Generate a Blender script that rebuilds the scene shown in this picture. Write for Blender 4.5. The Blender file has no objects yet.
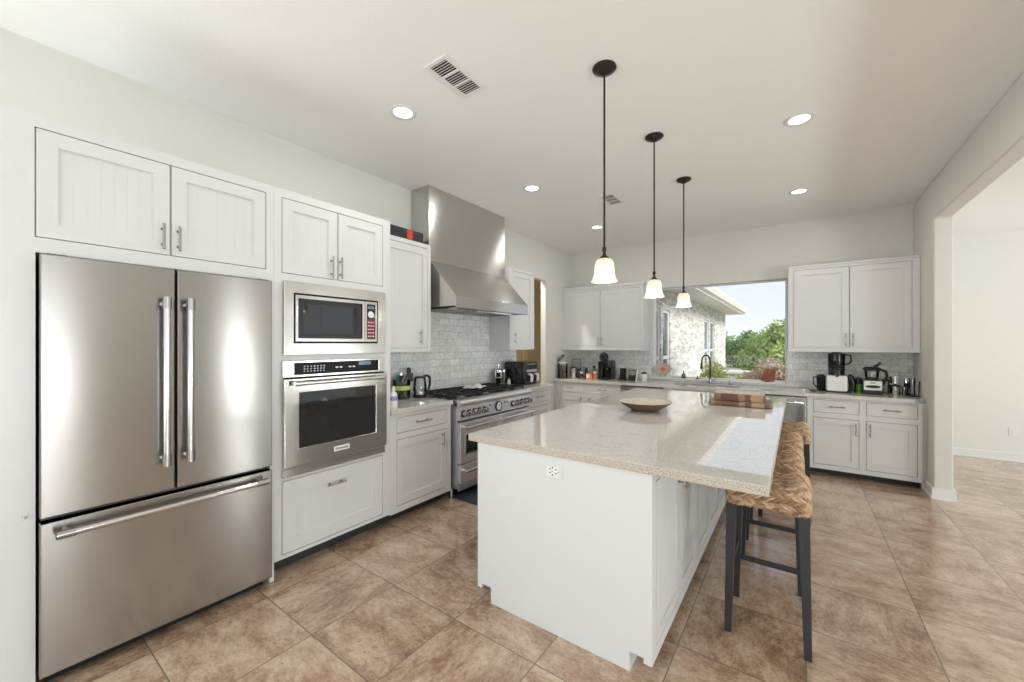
import bpy, bmesh, math, random
from mathutils import Vector, Matrix
random.seed(7)
PI = math.pi
sc = bpy.context.scene
COL = sc.collection

# ------------------------------------------------------------------ camera
cam_d = bpy.data.cameras.new('camera'); cam = bpy.data.objects.new('camera', cam_d); COL.objects.link(cam)
cam.location = (2.6355, 0.0, 1.4713); cam.rotation_euler = (PI/2, 0, 0.6245)
cam_d.sensor_width = 36.0; cam_d.lens = 36.0*395.51/1024; cam_d.shift_y = 3.05/1024
cam_d.clip_start = 0.02; cam_d.clip_end = 500
sc.camera = cam

# ------------------------------------------------------------------ exposure / world / sun / window daylight / added fill lamps
sc.view_settings.view_transform = 'Standard'; sc.view_settings.look = 'None'
sc.view_settings.gamma = 1.0; sc.view_settings.use_curve_mapping = False
sc.view_settings.exposure = 0.17

world = bpy.data.worlds.new('sky'); sc.world = world; world.use_nodes = True
wn = world.node_tree.nodes; wl = world.node_tree.links; wn.clear()
wo = wn.new('ShaderNodeOutputWorld'); wb = wn.new('ShaderNodeBackground'); wb.inputs[1].default_value = 1.14
wt = wn.new('ShaderNodeTexCoord'); wsx = wn.new('ShaderNodeSeparateXYZ'); wr = wn.new('ShaderNodeValToRGB')
wl.new(wt.outputs['Generated'], wsx.inputs[0]); wl.new(wsx.outputs[2], wr.inputs[0])
wr.color_ramp.elements[0].position = 0.0; wr.color_ramp.elements[0].color = (0.77, 0.80, 0.86, 1)
wr.color_ramp.elements[1].position = 0.6; wr.color_ramp.elements[1].color = (0.55, 0.70, 0.95, 1)
e = wr.color_ramp.elements.new(0.14); e.color = (0.69, 0.74, 0.85, 1)
wl.new(wr.outputs[0], wb.inputs[0]); wl.new(wb.outputs[0], wo.inputs[0])

def sun_light():
    d = bpy.data.lights.new('sun', 'SUN'); d.energy = 3.8; d.angle = 0.5; d.color = (1.0, 0.96, 0.88)
    o = bpy.data.objects.new('sun', d); COL.objects.link(o)
    o.rotation_euler = Vector((-0.75, 0.20, -0.55)).to_track_quat('-Z', 'Y').to_euler()
sun_light()

def area(name, loc, direction, sx, sy, power, color=(1, 1, 1)):
    d = bpy.data.lights.new(name, 'AREA'); d.shape = 'RECTANGLE'; d.size = sx; d.size_y = sy
    d.energy = power; d.color = color
    o = bpy.data.objects.new(name, d); COL.objects.link(o); o.location = loc
    o.rotation_euler = Vector(direction).to_track_quat('-Z', 'Y').to_euler()
    return o
# area lamps just inside off-camera windows stand in for daylight
DAY = (0.93, 0.985, 0.99); FILL_TINT = (0.92, 0.99, 0.985)
# each window: a sky lamp, plus an added upward lamp to brighten the ceiling
area('daylight_rear', (1.55, -3.48, 1.5), (0, 1, 0), 3.3, 2.0, 10, DAY)
area('ceiling_fill', (1.55, -3.25, 0.85), (0, 0.75, 0.66), 3.2, 0.6, 16, FILL_TINT)  # tilted lamp added inside the room to lift the ceiling
area('fill_left', (-0.555, -1.9, 1.5), (1, 0, 0), 2.2, 2.0, 30, DAY)  # fill lamp added for the header and ceiling; its window is made up
area('ceiling_fill', (-0.33, -1.9, 0.85), (0.75, 0, 0.66), 2.1, 0.6, 52, FILL_TINT)
for yc, wy, pw in ((-0.62, 3.45, 118), (3.75, 0.36, 22), (5.9, 1.9, 36)):
    area('daylight_living', (8.19, yc, 1.6), (-1, 0, 0), wy, 2.4, pw*0.24, DAY)
    area('ceiling_fill', (7.98, yc, 0.85), (-0.75, 0, 0.66), wy, 0.6, pw*0.98, FILL_TINT)
CAN_POWER = 4.0

# ------------------------------------------------------------------ materials
MATS = {}
def mat(name, color, rough=0.5, metal=0.0, var=0.04, scale=6.0, bump=0.0, bscale=60.0, spec=0.5, coat=0.0, emit=None, estr=0.0,
        trans=0.0, ior=1.45, aniso=0.0, stretch=None):
    if name in MATS: return MATS[name]
    m = bpy.data.materials.new(name); m.use_nodes = True
    nt = m.node_tree; N = nt.nodes; L = nt.links
    p = N['Principled BSDF']
    p.inputs['Roughness'].default_value = rough; p.inputs['Metallic'].default_value = metal
    p.inputs['Specular IOR Level'].default_value = spec; p.inputs['Coat Weight'].default_value = coat
    p.inputs['IOR'].default_value = ior; p.inputs['Transmission Weight'].default_value = trans
    tc = N.new('ShaderNodeTexCoord'); mp = N.new('ShaderNodeMapping'); L.new(tc.outputs['Object'], mp.inputs[0])
    if stretch: mp.inputs['Scale'].default_value = stretch
    nz = N.new('ShaderNodeTexNoise'); nz.inputs['Scale'].default_value = scale; nz.inputs['Detail'].default_value = 3
    L.new(mp.outputs[0], nz.inputs[0])
    mx = N.new('ShaderNodeMixRGB'); L.new(nz.outputs[0], mx.inputs[0])
    c = color
    mx.inputs[1].default_value = (c[0]*(1-var), c[1]*(1-var), c[2]*(1-var), 1)
    mx.inputs[2].default_value = (min(1, c[0]*(1+var)), min(1, c[1]*(1+var)), min(1, c[2]*(1+var)), 1)
    L.new(mx.outputs[0], p.inputs['Base Color'])
    if bump > 0:
        n2 = N.new('ShaderNodeTexNoise'); n2.inputs['Scale'].default_value = bscale; n2.inputs['Detail'].default_value = 2
        L.new(mp.outputs[0], n2.inputs[0])
        b = N.new('ShaderNodeBump'); b.inputs['Strength'].default_value = bump; b.inputs['Distance'].default_value = 0.01
        L.new(n2.outputs[0], b.inputs['Height']); L.new(b.outputs[0], p.inputs['Normal'])
    if aniso:
        p.inputs['Anisotropic'].default_value = aniso
        t = N.new('ShaderNodeCombineXYZ'); t.inputs[2].default_value = 1.0
        L.new(t.outputs[0], p.inputs['Tangent'])
    if emit:
        p.inputs['Emission Color'].default_value = (*emit, 1); p.inputs['Emission Strength'].default_value = estr
    MATS[name] = m
    return m

def nodes_of(name):
    m = bpy.data.materials.new(name); m.use_nodes = True; MATS[name] = m
    return m, m.node_tree.nodes, m.node_tree.links, m.node_tree.nodes['Principled BSDF']
def math_node(N, L, op, a, b=None):
    n = N.new('ShaderNodeMath'); n.operation = op
    for i, v in enumerate((a, b)):
        if v is None: continue
        if isinstance(v, (int, float)): n.inputs[i].default_value = v
        else: L.new(v, n.inputs[i])
    return n.outputs[0]

def make_floor_mat():
    m, N, L, p = nodes_of('travertine_tile')
    geo = N.new('ShaderNodeNewGeometry'); sx = N.new('ShaderNodeSeparateXYZ'); L.new(geo.outputs['Position'], sx.inputs[0])
    S = 0.5059
    u = math_node(N, L, 'DIVIDE', math_node(N, L, 'SUBTRACT', sx.outputs[0], 0.6444-10*S), S)
    v = math_node(N, L, 'DIVIDE', math_node(N, L, 'SUBTRACT', sx.outputs[1], 1.031-20*S), S)
    fu = math_node(N, L, 'FRACT', u); fv = math_node(N, L, 'FRACT', v)
    iu = math_node(N, L, 'FLOOR', u); iv = math_node(N, L, 'FLOOR', v)
    def edge(f): return math_node(N, L, 'MINIMUM', f, math_node(N, L, 'SUBTRACT', 1.0, f))
    ed = math_node(N, L, 'MINIMUM', edge(fu), edge(fv))
    grout = N.new('ShaderNodeMapRange'); grout.inputs[1].default_value = 0.0045; grout.inputs[2].default_value = 0.0075
    L.new(ed, grout.inputs[0])
    cid = N.new('ShaderNodeCombineXYZ'); L.new(iu, cid.inputs[0]); L.new(iv, cid.inputs[1])
    wn_ = N.new('ShaderNodeTexWhiteNoise'); wn_.noise_dimensions = '2D'; L.new(cid.outputs[0], wn_.inputs['Vector'])
    sep = N.new('ShaderNodeSeparateColor'); L.new(wn_.outputs['Color'], sep.inputs[0])
    flip = math_node(N, L, 'GREATER_THAN', sep.outputs[0], 0.7)
    # per tile coordinates, streaks along one side of the tile
    ca = N.new('ShaderNodeCombineXYZ'); L.new(sx.outputs[0], ca.inputs[0]); L.new(sx.outputs[1], ca.inputs[1])
    cb = N.new('ShaderNodeCombineXYZ'); L.new(sx.outputs[1], cb.inputs[0]); L.new(sx.outputs[0], cb.inputs[1])
    mixv = N.new('ShaderNodeMix'); mixv.data_type = 'VECTOR'; L.new(flip, mixv.inputs[0])
    L.new(ca.outputs[0], mixv.inputs[4]); L.new(cb.outputs[0], mixv.inputs[5])
    off = N.new('ShaderNodeVectorMath'); off.operation = 'SCALE'; L.new(wn_.outputs['Color'], off.inputs[0]); off.inputs['Scale'].default_value = 30
    add = N.new('ShaderNodeVectorMath'); add.operation = 'ADD'; L.new(mixv.outputs[1], add.inputs[0]); L.new(off.outputs[0], add.inputs[1])
    mp = N.new('ShaderNodeMapping'); mp.inputs['Scale'].default_value = (1.0, 1.75, 1.0); L.new(add.outputs[0], mp.inputs[0])
    n1 = N.new('ShaderNodeTexNoise'); n1.inputs['Scale'].default_value = 4.5; n1.inputs['Detail'].default_value = 9; n1.inputs['Roughness'].default_value = 0.68
    n1.inputs['Distortion'].default_value = 0.25; L.new(mp.outputs[0], n1.inputs[0])
    n2 = N.new('ShaderNodeTexNoise'); n2.inputs['Scale'].default_value = 30; n2.inputs['Detail'].default_value = 8; n2.inputs['Roughness'].default_value = 0.75
    L.new(mp.outputs[0], n2.inputs[0])
    s = math_node(N, L, 'ADD', math_node(N, L, 'MULTIPLY', n1.outputs[0], 0.6), math_node(N, L, 'MULTIPLY', n2.outputs[0], 0.4))
    s = math_node(N, L, 'ADD', s, math_node(N, L, 'MULTIPLY', math_node(N, L, 'SUBTRACT', sep.outputs[1], 0.5), 0.07))
    r = N.new('ShaderNodeValToRGB'); L.new(s, r.inputs[0]); E = r.color_ramp.elements
    E[0].position = 0.30; E[0].color = (0.14, 0.078, 0.048, 1); E[1].position = 0.70; E[1].color = (0.74, 0.60, 0.48, 1)
    q = E.new(0.43); q.color = (0.345, 0.215, 0.14, 1); q = E.new(0.52); q.color = (0.53, 0.375, 0.265, 1)
    # dark pits
    n3 = N.new('ShaderNodeTexNoise'); n3.inputs['Scale'].default_value = 75; n3.inputs['Detail'].default_value = 4; L.new(mp.outputs[0], n3.inputs[0])
    pit = N.new('ShaderNodeMapRange'); pit.inputs[1].default_value = 0.28; pit.inputs[2].default_value = 0.37; L.new(n3.outputs[0], pit.inputs[0])
    mxp = N.new('ShaderNodeMixRGB'); mxp.inputs[1].default_value = (0.10, 0.06, 0.04, 1); L.new(pit.outputs[0], mxp.inputs[0]); L.new(r.outputs[0], mxp.inputs[2])
    mx = N.new('ShaderNodeMixRGB'); mx.inputs[1].default_value = (0.20, 0.15, 0.115, 1)
    L.new(grout.outputs[0], mx.inputs[0]); L.new(mxp.outputs[0], mx.inputs[2]); L.new(mx.outputs[0], p.inputs['Base Color'])
    rg = N.new('ShaderNodeMapRange'); rg.inputs[3].default_value = 0.14; rg.inputs[4].default_value = 0.30; L.new(n2.outputs[0], rg.inputs[0])
    L.new(rg.outputs[0], p.inputs['Roughness'])
    h = math_node(N, L, 'ADD', math_node(N, L, 'MULTIPLY', grout.outputs[0], 0.6), math_node(N, L, 'ADD', math_node(N, L, 'MULTIPLY', n2.outputs[0], 0.25), math_node(N, L, 'MULTIPLY', pit.outputs[0], 0.1)))
    p.inputs['Coat Weight'].default_value = 0.7; p.inputs['Coat Roughness'].default_value = 0.16; p.inputs['Coat IOR'].default_value = 1.6
    b = N.new('ShaderNodeBump'); b.inputs['Strength'].default_value = 0.18; b.inputs['Distance'].default_value = 0.003
    L.new(h, b.inputs['Height']); L.new(b.outputs[0], p.inputs['Normal'])
    return m
make_floor_mat()

def make_splash_mat():
    m, N, L, p = nodes_of('marble_subway')
    geo = N.new('ShaderNodeNewGeometry'); sx = N.new('ShaderNodeSeparateXYZ'); L.new(geo.outputs['Position'], sx.inputs[0])
    cb = N.new('ShaderNodeCombineXYZ')
    L.new(math_node(N, L, 'ADD', sx.outputs[0], sx.outputs[1]), cb.inputs[0]); L.new(sx.outputs[2], cb.inputs[1])
    br = N.new('ShaderNodeTexBrick'); L.new(cb.outputs[0], br.inputs[0]); br.inputs['Scale'].default_value = 1
    br.inputs['Brick Width'].default_value = 0.152; br.inputs['Row Height'].default_value = 0.0765; br.inputs['Mortar Size'].default_value = 0.003
    br.inputs['Color1'].default_value = (0.86, 0.865, 0.85, 1); br.inputs['Color2'].default_value = (0.72, 0.73, 0.725, 1); br.inputs['Mortar'].default_value = (0.60, 0.60, 0.585, 1)
    nz = N.new('ShaderNodeTexNoise'); nz.inputs['Scale'].default_value = 9; nz.inputs['Detail'].default_value = 8; nz.inputs['Distortion'].default_value = 2.2
    L.new(geo.outputs['Position'], nz.inputs[0])
    rp = N.new('ShaderNodeValToRGB'); L.new(nz.outputs[0], rp.inputs[0]); E = rp.color_ramp.elements
    E[0].position = 0.44; E[0].color = (1, 1, 1, 1); E[1].position = 0.56; E[1].color = (1, 1, 1, 1)
    q = E.new(0.5); q.color = (0.70, 0.71, 0.70, 1)
    mx = N.new('ShaderNodeMixRGB'); mx.blend_type = 'MULTIPLY'; mx.inputs[0].default_value = 0.8
    L.new(br.outputs[0], mx.inputs[1]); L.new(rp.outputs[0], mx.inputs[2]); L.new(mx.outputs[0], p.inputs['Base Color'])
    p.inputs['Roughness'].default_value = 0.22
    b = N.new('ShaderNodeBump'); b.inputs['Strength'].default_value = 0.4; b.inputs['Distance'].default_value = 0.002; b.invert = True
    L.new(br.outputs['Fac'], b.inputs['Height']); L.new(b.outputs[0], p.inputs['Normal'])
make_splash_mat()

def make_quartz():
    m, N, L, p = nodes_of('cream_quartz')
    geo = N.new('ShaderNodeNewGeometry')
    n1 = N.new('ShaderNodeTexNoise'); n1.inputs['Scale'].default_value = 210; n1.inputs['Detail'].default_value = 3; L.new(geo.outputs['Position'], n1.inputs[0])
    r1 = N.new('ShaderNodeValToRGB'); L.new(n1.outputs[0], r1.inputs[0]); E = r1.color_ramp.elements
    E[0].position = 0.30; E[0].color = (0.42, 0.36, 0.30, 1); E[1].position = 0.62; E[1].color = (0.745, 0.73, 0.70, 1)
    q = E.new(0.43); q.color = (0.675, 0.655, 0.62, 1)
    n2 = N.new('ShaderNodeTexNoise'); n2.inputs['Scale'].default_value = 2.3; n2.inputs['Detail'].default_value = 7; n2.inputs['Distortion'].default_value = 1.6; L.new(geo.outputs['Position'], n2.inputs[0])
    r2 = N.new('ShaderNodeValToRGB'); L.new(n2.outputs[0], r2.inputs[0]); E = r2.color_ramp.elements
    E[0].position = 0.485; E[0].color = (1, 1, 1, 1); E[1].position = 0.515; E[1].color = (1, 1, 1, 1); q = E.new(0.5); q.color = (0.88, 0.865, 0.85, 1)
    mx = N.new('ShaderNodeMixRGB'); mx.blend_type = 'MULTIPLY'; mx.inputs[0].default_value = 0.7
    L.new(r1.outputs[0], mx.inputs[1]); L.new(r2.outputs[0], mx.inputs[2]); L.new(mx.outputs[0], p.inputs['Base Color'])
    p.inputs['Roughness'].default_value = 0.02; p.inputs['IOR'].default_value = 2.1
make_quartz()

def make_edge():
    m, N, L, p = nodes_of('rough_stone_edge')
    geo = N.new('ShaderNodeNewGeometry')
    n1 = N.new('ShaderNodeTexNoise'); n1.inputs['Scale'].default_value = 170; n1.inputs['Detail'].default_value = 5; L.new(geo.outputs['Position'], n1.inputs[0])
    r1 = N.new('ShaderNodeValToRGB'); L.new(n1.outputs[0], r1.inputs[0]); E = r1.color_ramp.elements
    E[0].position = 0.34; E[0].color = (0.32, 0.265, 0.21, 1); E[1].position = 0.66; E[1].color = (0.66, 0.605, 0.54, 1)
    q = E.new(0.5); q.color = (0.51, 0.45, 0.385, 1)
    L.new(r1.outputs[0], p.inputs['Base Color']); p.inputs['Roughness'].default_value = 0.35
make_edge()

def make_stone():
    m, N, L, p = nodes_of('pale_limestone')
    tc = N.new('ShaderNodeTexCoord')
    vo = N.new('ShaderNodeTexVoronoi'); mps = N.new('ShaderNodeMapping'); mps.inputs['Scale'].default_value = (1.0, 0.40, 1.7); L.new(tc.outputs['Object'], mps.inputs[0])
    vo.inputs['Scale'].default_value = 10; L.new(mps.outputs[0], vo.inputs[0])
    vd = N.new('ShaderNodeTexVoronoi'); vd.feature = 'DISTANCE_TO_EDGE'; vd.inputs['Scale'].default_value = 10; L.new(mps.outputs[0], vd.inputs[0])
    sp = N.new('ShaderNodeSeparateColor'); L.new(vo.outputs['Color'], sp.inputs[0])
    r = N.new('ShaderNodeValToRGB'); L.new(sp.outputs[0], r.inputs[0]); E = r.color_ramp.elements
    E[0].color = (0.48, 0.465, 0.42, 1); E[1].color = (0.86, 0.845, 0.81, 1)
    mr = N.new('ShaderNodeMapRange'); mr.inputs[1].default_value = 0.02; mr.inputs[2].default_value = 0.07; L.new(vd.outputs['Distance'], mr.inputs[0])
    nz = N.new('ShaderNodeTexNoise'); nz.inputs['Scale'].default_value = 14; nz.inputs['Detail'].default_value = 6; L.new(tc.outputs['Object'], nz.inputs[0])
    ml = N.new('ShaderNodeMixRGB'); ml.blend_type = 'OVERLAY'; ml.inputs[0].default_value = 0.7; L.new(r.outputs[0], ml.inputs[1]); L.new(nz.outputs[0], ml.inputs[2])
    mx = N.new('ShaderNodeMixRGB'); mx.inputs[1].default_value = (0.72, 0.71, 0.68, 1); L.new(mr.outputs[0], mx.inputs[0]); L.new(ml.outputs[0], mx.inputs[2])
    L.new(mx.outputs[0], p.inputs['Base Color']); p.inputs['Roughness'].default_value = 0.9
    b = N.new('ShaderNodeBump'); b.inputs['Strength'].default_value = 0.5; b.inputs['Distance'].default_value = 0.03; L.new(mr.outputs[0], b.inputs['Height']); L.new(b.outputs[0], p.inputs['Normal'])
make_stone()

def make_wood(name, c1, c2, scale=(1, 12, 12), rough=0.45, blocks=None):
    m, N, L, p = nodes_of(name)
    tc = N.new('ShaderNodeTexCoord'); mp = N.new('ShaderNodeMapping'); mp.inputs['Scale'].default_value = scale; L.new(tc.outputs['Object'], mp.inputs[0])
    nz = N.new('ShaderNodeTexNoise'); nz.inputs['Scale'].default_value = 4; nz.inputs['Detail'].default_value = 6; nz.inputs['Distortion'].default_value = 0.8; L.new(mp.outputs[0], nz.inputs[0])
    fac = nz.outputs[0]
    if blocks:
        sx = N.new('ShaderNodeSeparateXYZ'); L.new(tc.outputs['Object'], sx.inputs[0])
        f = math_node(N, L, 'FLOOR', math_node(N, L, 'DIVIDE', sx.outputs[0], blocks))
        w = N.new('ShaderNodeTexWhiteNoise'); w.noise_dimensions = '1D'; L.new(f, w.inputs['W'])
        fac = math_node(N, L, 'ADD', math_node(N, L, 'MULTIPLY', nz.outputs[0], 0.5), math_node(N, L, 'MULTIPLY', w.outputs['Value'], 0.5))
    r = N.new('ShaderNodeValToRGB'); L.new(fac, r.inputs[0]); E = r.color_ramp.elements
    E[0].position = 0.3; E[0].color = (*c1, 1); E[1].position = 0.7; E[1].color = (*c2, 1)
    L.new(r.outputs[0], p.inputs['Base Color']); p.inputs['Roughness'].default_value = rough

def make_glass(name, tint=(1, 1, 1), refl=1.45, amount=None, rough=0.0):
    m = bpy.data.materials.new(name); m.use_nodes = True; MATS[name] = m
    N = m.node_tree.nodes; L = m.node_tree.links; N.clear()
    o = N.new('ShaderNodeOutputMaterial'); t = N.new('ShaderNodeBsdfTransparent'); t.inputs[0].default_value = (*tint, 1)
    g = N.new('ShaderNodeBsdfGlossy'); g.inputs['Roughness'].default_value = rough; x = N.new('ShaderNodeMixShader')
    if amount is None:
        f = N.new('ShaderNodeFresnel'); f.inputs[0].default_value = refl; L.new(f.outputs[0], x.inputs[0])
    else: x.inputs[0].default_value = amount
    L.new(t.outputs[0], x.inputs[1]); L.new(g.outputs[0], x.inputs[2]); L.new(x.outputs[0], o.inputs[0])

def make_shade_glass():
    m = bpy.data.materials.new('frosted_shade'); m.use_nodes = True; MATS['frosted_shade'] = m
    N = m.node_tree.nodes; L = m.node_tree.links; p = N['Principled BSDF']; o = N['Material Output']
    nz = N.new('ShaderNodeTexNoise'); nz.inputs['Scale'].default_value = 30; 
    tc = N.new('ShaderNodeTexCoord'); L.new(tc.outputs['Object'], nz.inputs[0])
    r = N.new('ShaderNodeValToRGB'); L.new(nz.outputs[0], r.inputs[0]); r.color_ramp.elements[0].color = (0.80, 0.77, 0.69, 1); r.color_ramp.elements[1].color = (0.88, 0.86, 0.80, 1)
    L.new(r.outputs[0], p.inputs['Base Color']); p.inputs['Roughness'].default_value = 0.35
    t = N.new('ShaderNodeBsdfTranslucent'); t.inputs[0].default_value = (0.95, 0.93, 0.88, 1)
    x = N.new('ShaderNodeMixShader'); x.inputs[0].default_value = 0.5
    L.new(p.outputs[0], x.inputs[1]); L.new(t.outputs[0], x.inputs[2]); L.new(x.outputs[0], o.inputs[0])

def make_foliage(name, c1, c2):
    m, N, L, p = nodes_of(name)
    oi = N.new('ShaderNodeTexCoord'); nz = N.new('ShaderNodeTexNoise'); nz.inputs['Scale'].default_value = 5.0; nz.inputs['Detail'].default_value = 4
    L.new(oi.outputs['Object'], nz.inputs[0]); r = N.new('ShaderNodeValToRGB'); L.new(nz.outputs[0], r.inputs[0])
    r.color_ramp.elements[0].position = 0.35; r.color_ramp.elements[0].color = (*c1, 1); r.color_ramp.elements[1].position = 0.65; r.color_ramp.elements[1].color = (*c2, 1)
    L.new(r.outputs[0], p.inputs['Base Color']); p.inputs['Roughness'].default_value = 0.6
    t = N.new('ShaderNodeBsdfTranslucent'); L.new(r.outputs[0], t.inputs[0]); x = N.new('ShaderNodeMixShader'); x.inputs[0].default_value = 0.35
    L.new(p.outputs[0], x.inputs[1]); L.new(t.outputs[0], x.inputs[2]); L.new(x.outputs[0], N['Material Output'].inputs[0])

mat('wall_paint', (0.72, 0.71, 0.67), 0.75, var=0.012, bump=0.05, bscale=90)
mat('living_paint', (0.82, 0.81, 0.78), 0.75, var=0.012, bump=0.05, bscale=90)
mat('ceiling_paint', (0.92, 0.925, 0.915), 0.85, var=0.012, bump=0.08, bscale=70)
mat('trim_paint', (0.83, 0.83, 0.81), 0.4, var=0.01)
mat('cabinet_paint', (0.72, 0.725, 0.72), 0.33, var=0.012, bump=0.02, bscale=200)
mat('toe_kick', (0.045, 0.045, 0.045), 0.6)
mat('steel', (0.36, 0.345, 0.33), 0.20, 1.0, var=0.03, scale=3, aniso=0.85)
mat('steel_trim', (0.52, 0.50, 0.47), 0.16, 1.0, var=0.05, scale=8, bump=0.06, bscale=7)
mat('hood_steel', (0.60, 0.59, 0.57), 0.24, 1.0, var=0.03, scale=3, aniso=0.85)
mat('range_steel', (0.84, 0.85, 0.88), 0.34, 1.0, var=0.03, scale=3)
mat('chrome', (0.78, 0.78, 0.78), 0.10, 1.0, var=0.02)
mat('handle_steel', (0.58, 0.57, 0.56), 0.2, 1.0, var=0.02)
mat('nickel', (0.40, 0.39, 0.375), 0.25, 1.0, var=0.02)
mat('fridge_case', (0.10, 0.10, 0.105), 0.5)
mat('black_glass', (0.012, 0.012, 0.013), 0.04, var=0.1, spec=0.6)
mat('control_black', (0.012, 0.012, 0.013), 0.3, spec=0.15)
mat('oven_glass', (0.018, 0.017, 0.016), 0.05, var=0.1, spec=0.7)
mat('black_plastic', (0.02, 0.02, 0.021), 0.38)
mat('gloss_black', (0.013, 0.013, 0.015), 0.16)
mat('cast_iron', (0.022, 0.022, 0.022), 0.38, bump=0.2, bscale=150)
mat('dark_cavity', (0.01, 0.01, 0.01), 0.8)  # near-black colour paints the shade inside gaps and recesses
mat('bronze', (0.028, 0.022, 0.018), 0.35, 0.4)
mat('charcoal_wood', (0.035, 0.036, 0.04), 0.42, var=0.15, scale=20)
mat('white_plastic', (0.84, 0.84, 0.82), 0.3, var=0.01)
mat('lamp_lens', (0.9, 0.9, 0.88), 0.5, emit=(1.0, 0.97, 0.92), estr=5.0)
mat('bulb', (0.9, 0.9, 0.85), 0.5, emit=(1.0, 0.95, 0.86), estr=1.6)
mat('display', (0.02, 0.02, 0.022), 0.1, emit=(0.5, 0.7, 1.0), estr=0.25)
mat('marking', (0.75, 0.75, 0.75), 0.4)
mat('grey_gloss', (0.30, 0.30, 0.32), 0.18)
mat('silver_plastic', (0.70, 0.70, 0.70), 0.3)
mat('dark_red', (0.22, 0.03, 0.06), 0.25)
mat('red_label', (0.62, 0.05, 0.03), 0.4)
mat('teal', (0.05, 0.35, 0.36), 0.4)
mat('lime', (0.60, 0.66, 0.22), 0.4)
mat('green_plastic', (0.16, 0.42, 0.04), 0.3)
mat('purple_label', (0.34, 0.30, 0.58), 0.4)
mat('orange_label', (0.66, 0.23, 0.14), 0.4, var=0.3, scale=40)
mat('brown_nuts', (0.20, 0.11, 0.07), 0.7, var=0.7, scale=50)
mat('cloth_white', (0.75, 0.74, 0.71), 0.9)
mat('mat_rubber', (0.045, 0.05, 0.065), 0.65, var=0.2, scale=60, bump=0.3, bscale=120)
mat('plate_pink', (0.52, 0.40, 0.36), 0.12, var=0.3, scale=18)
mat('plate_red', (0.72, 0.13, 0.07), 0.2)
mat('leaf_brown', (0.30, 0.085, 0.05), 0.4, var=0.35, scale=14)
def make_wicker():
    m, N, L, p = nodes_of('wicker')
    at = N.new('ShaderNodeAttribute'); at.attribute_name = 'strand'
    tc = N.new('ShaderNodeTexCoord'); nz = N.new('ShaderNodeTexNoise'); nz.inputs['Scale'].default_value = 120; nz.inputs['Detail'].default_value = 3; L.new(tc.outputs['Object'], nz.inputs[0])
    f = math_node(N, L, 'ADD', math_node(N, L, 'MULTIPLY', at.outputs['Fac'], 0.6), math_node(N, L, 'MULTIPLY', nz.outputs[0], 0.4))
    r = N.new('ShaderNodeValToRGB'); L.new(f, r.inputs[0]); E = r.color_ramp.elements
    E[0].position = 0.15; E[0].color = (0.20, 0.11, 0.055, 1); E[1].position = 0.85; E[1].color = (0.66, 0.48, 0.32, 1)
    q = E.new(0.5); q.color = (0.44, 0.28, 0.16, 1)
    L.new(r.outputs[0], p.inputs['Base Color']); p.inputs['Roughness'].default_value = 0.55
make_wicker()
mat('tan_cabinet', (0.56, 0.45, 0.27), 0.5, var=0.04)
mat('roof_shingle', (0.36, 0.34, 0.32), 0.9, var=0.15, scale=30)
mat('eave_paint', (0.82, 0.80, 0.75), 0.6)
mat('sash_white', (0.80, 0.81, 0.80), 0.4)
mat('outdoor_glass', (0.10, 0.13, 0.15), 0.03, spec=0.9)
mat('bark', (0.12, 0.09, 0.06), 0.9, var=0.3, scale=20)
mat('dirt', (0.36, 0.32, 0.22), 0.95, var=0.3, scale=0.6)
mat('soapstone', (0.5, 0.5, 0.5), 0.4)
make_wood('walnut', (0.085, 0.045, 0.03), (0.22, 0.13, 0.08), (2, 2, 14))
make_wood('whitewash', (0.55, 0.48, 0.40), (0.70, 0.64, 0.56), (2, 2, 14))
make_wood('acacia', (0.14, 0.07, 0.042), (0.44, 0.29, 0.19), (3, 3, 3), 0.4, blocks=0.045)
make_wood('acacia_light', (0.46, 0.35, 0.27), (0.68, 0.56, 0.46), (14, 2, 14), 0.4)
make_glass('window_glass', (0.985, 0.99, 0.985), amount=0.012)
make_glass('clear_glass', (0.965, 0.975, 0.97), 1.5)
make_glass('green_glass', (0.86, 0.885, 0.78), 1.55)
make_glass('smoke_glass', (0.42, 0.42, 0.44), 1.5)
make_shade_glass()
make_foliage('leaf_green', (0.25, 0.38, 0.08), (0.60, 0.68, 0.24))
make_foliage('leaf_dark', (0.13, 0.23, 0.07), (0.32, 0.45, 0.15))
make_foliage('leaf_yellow', (0.38, 0.43, 0.12), (0.74, 0.72, 0.32))
make_foliage('leaf_pink', (0.42, 0.30, 0.20), (0.70, 0.50, 0.42))

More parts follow.
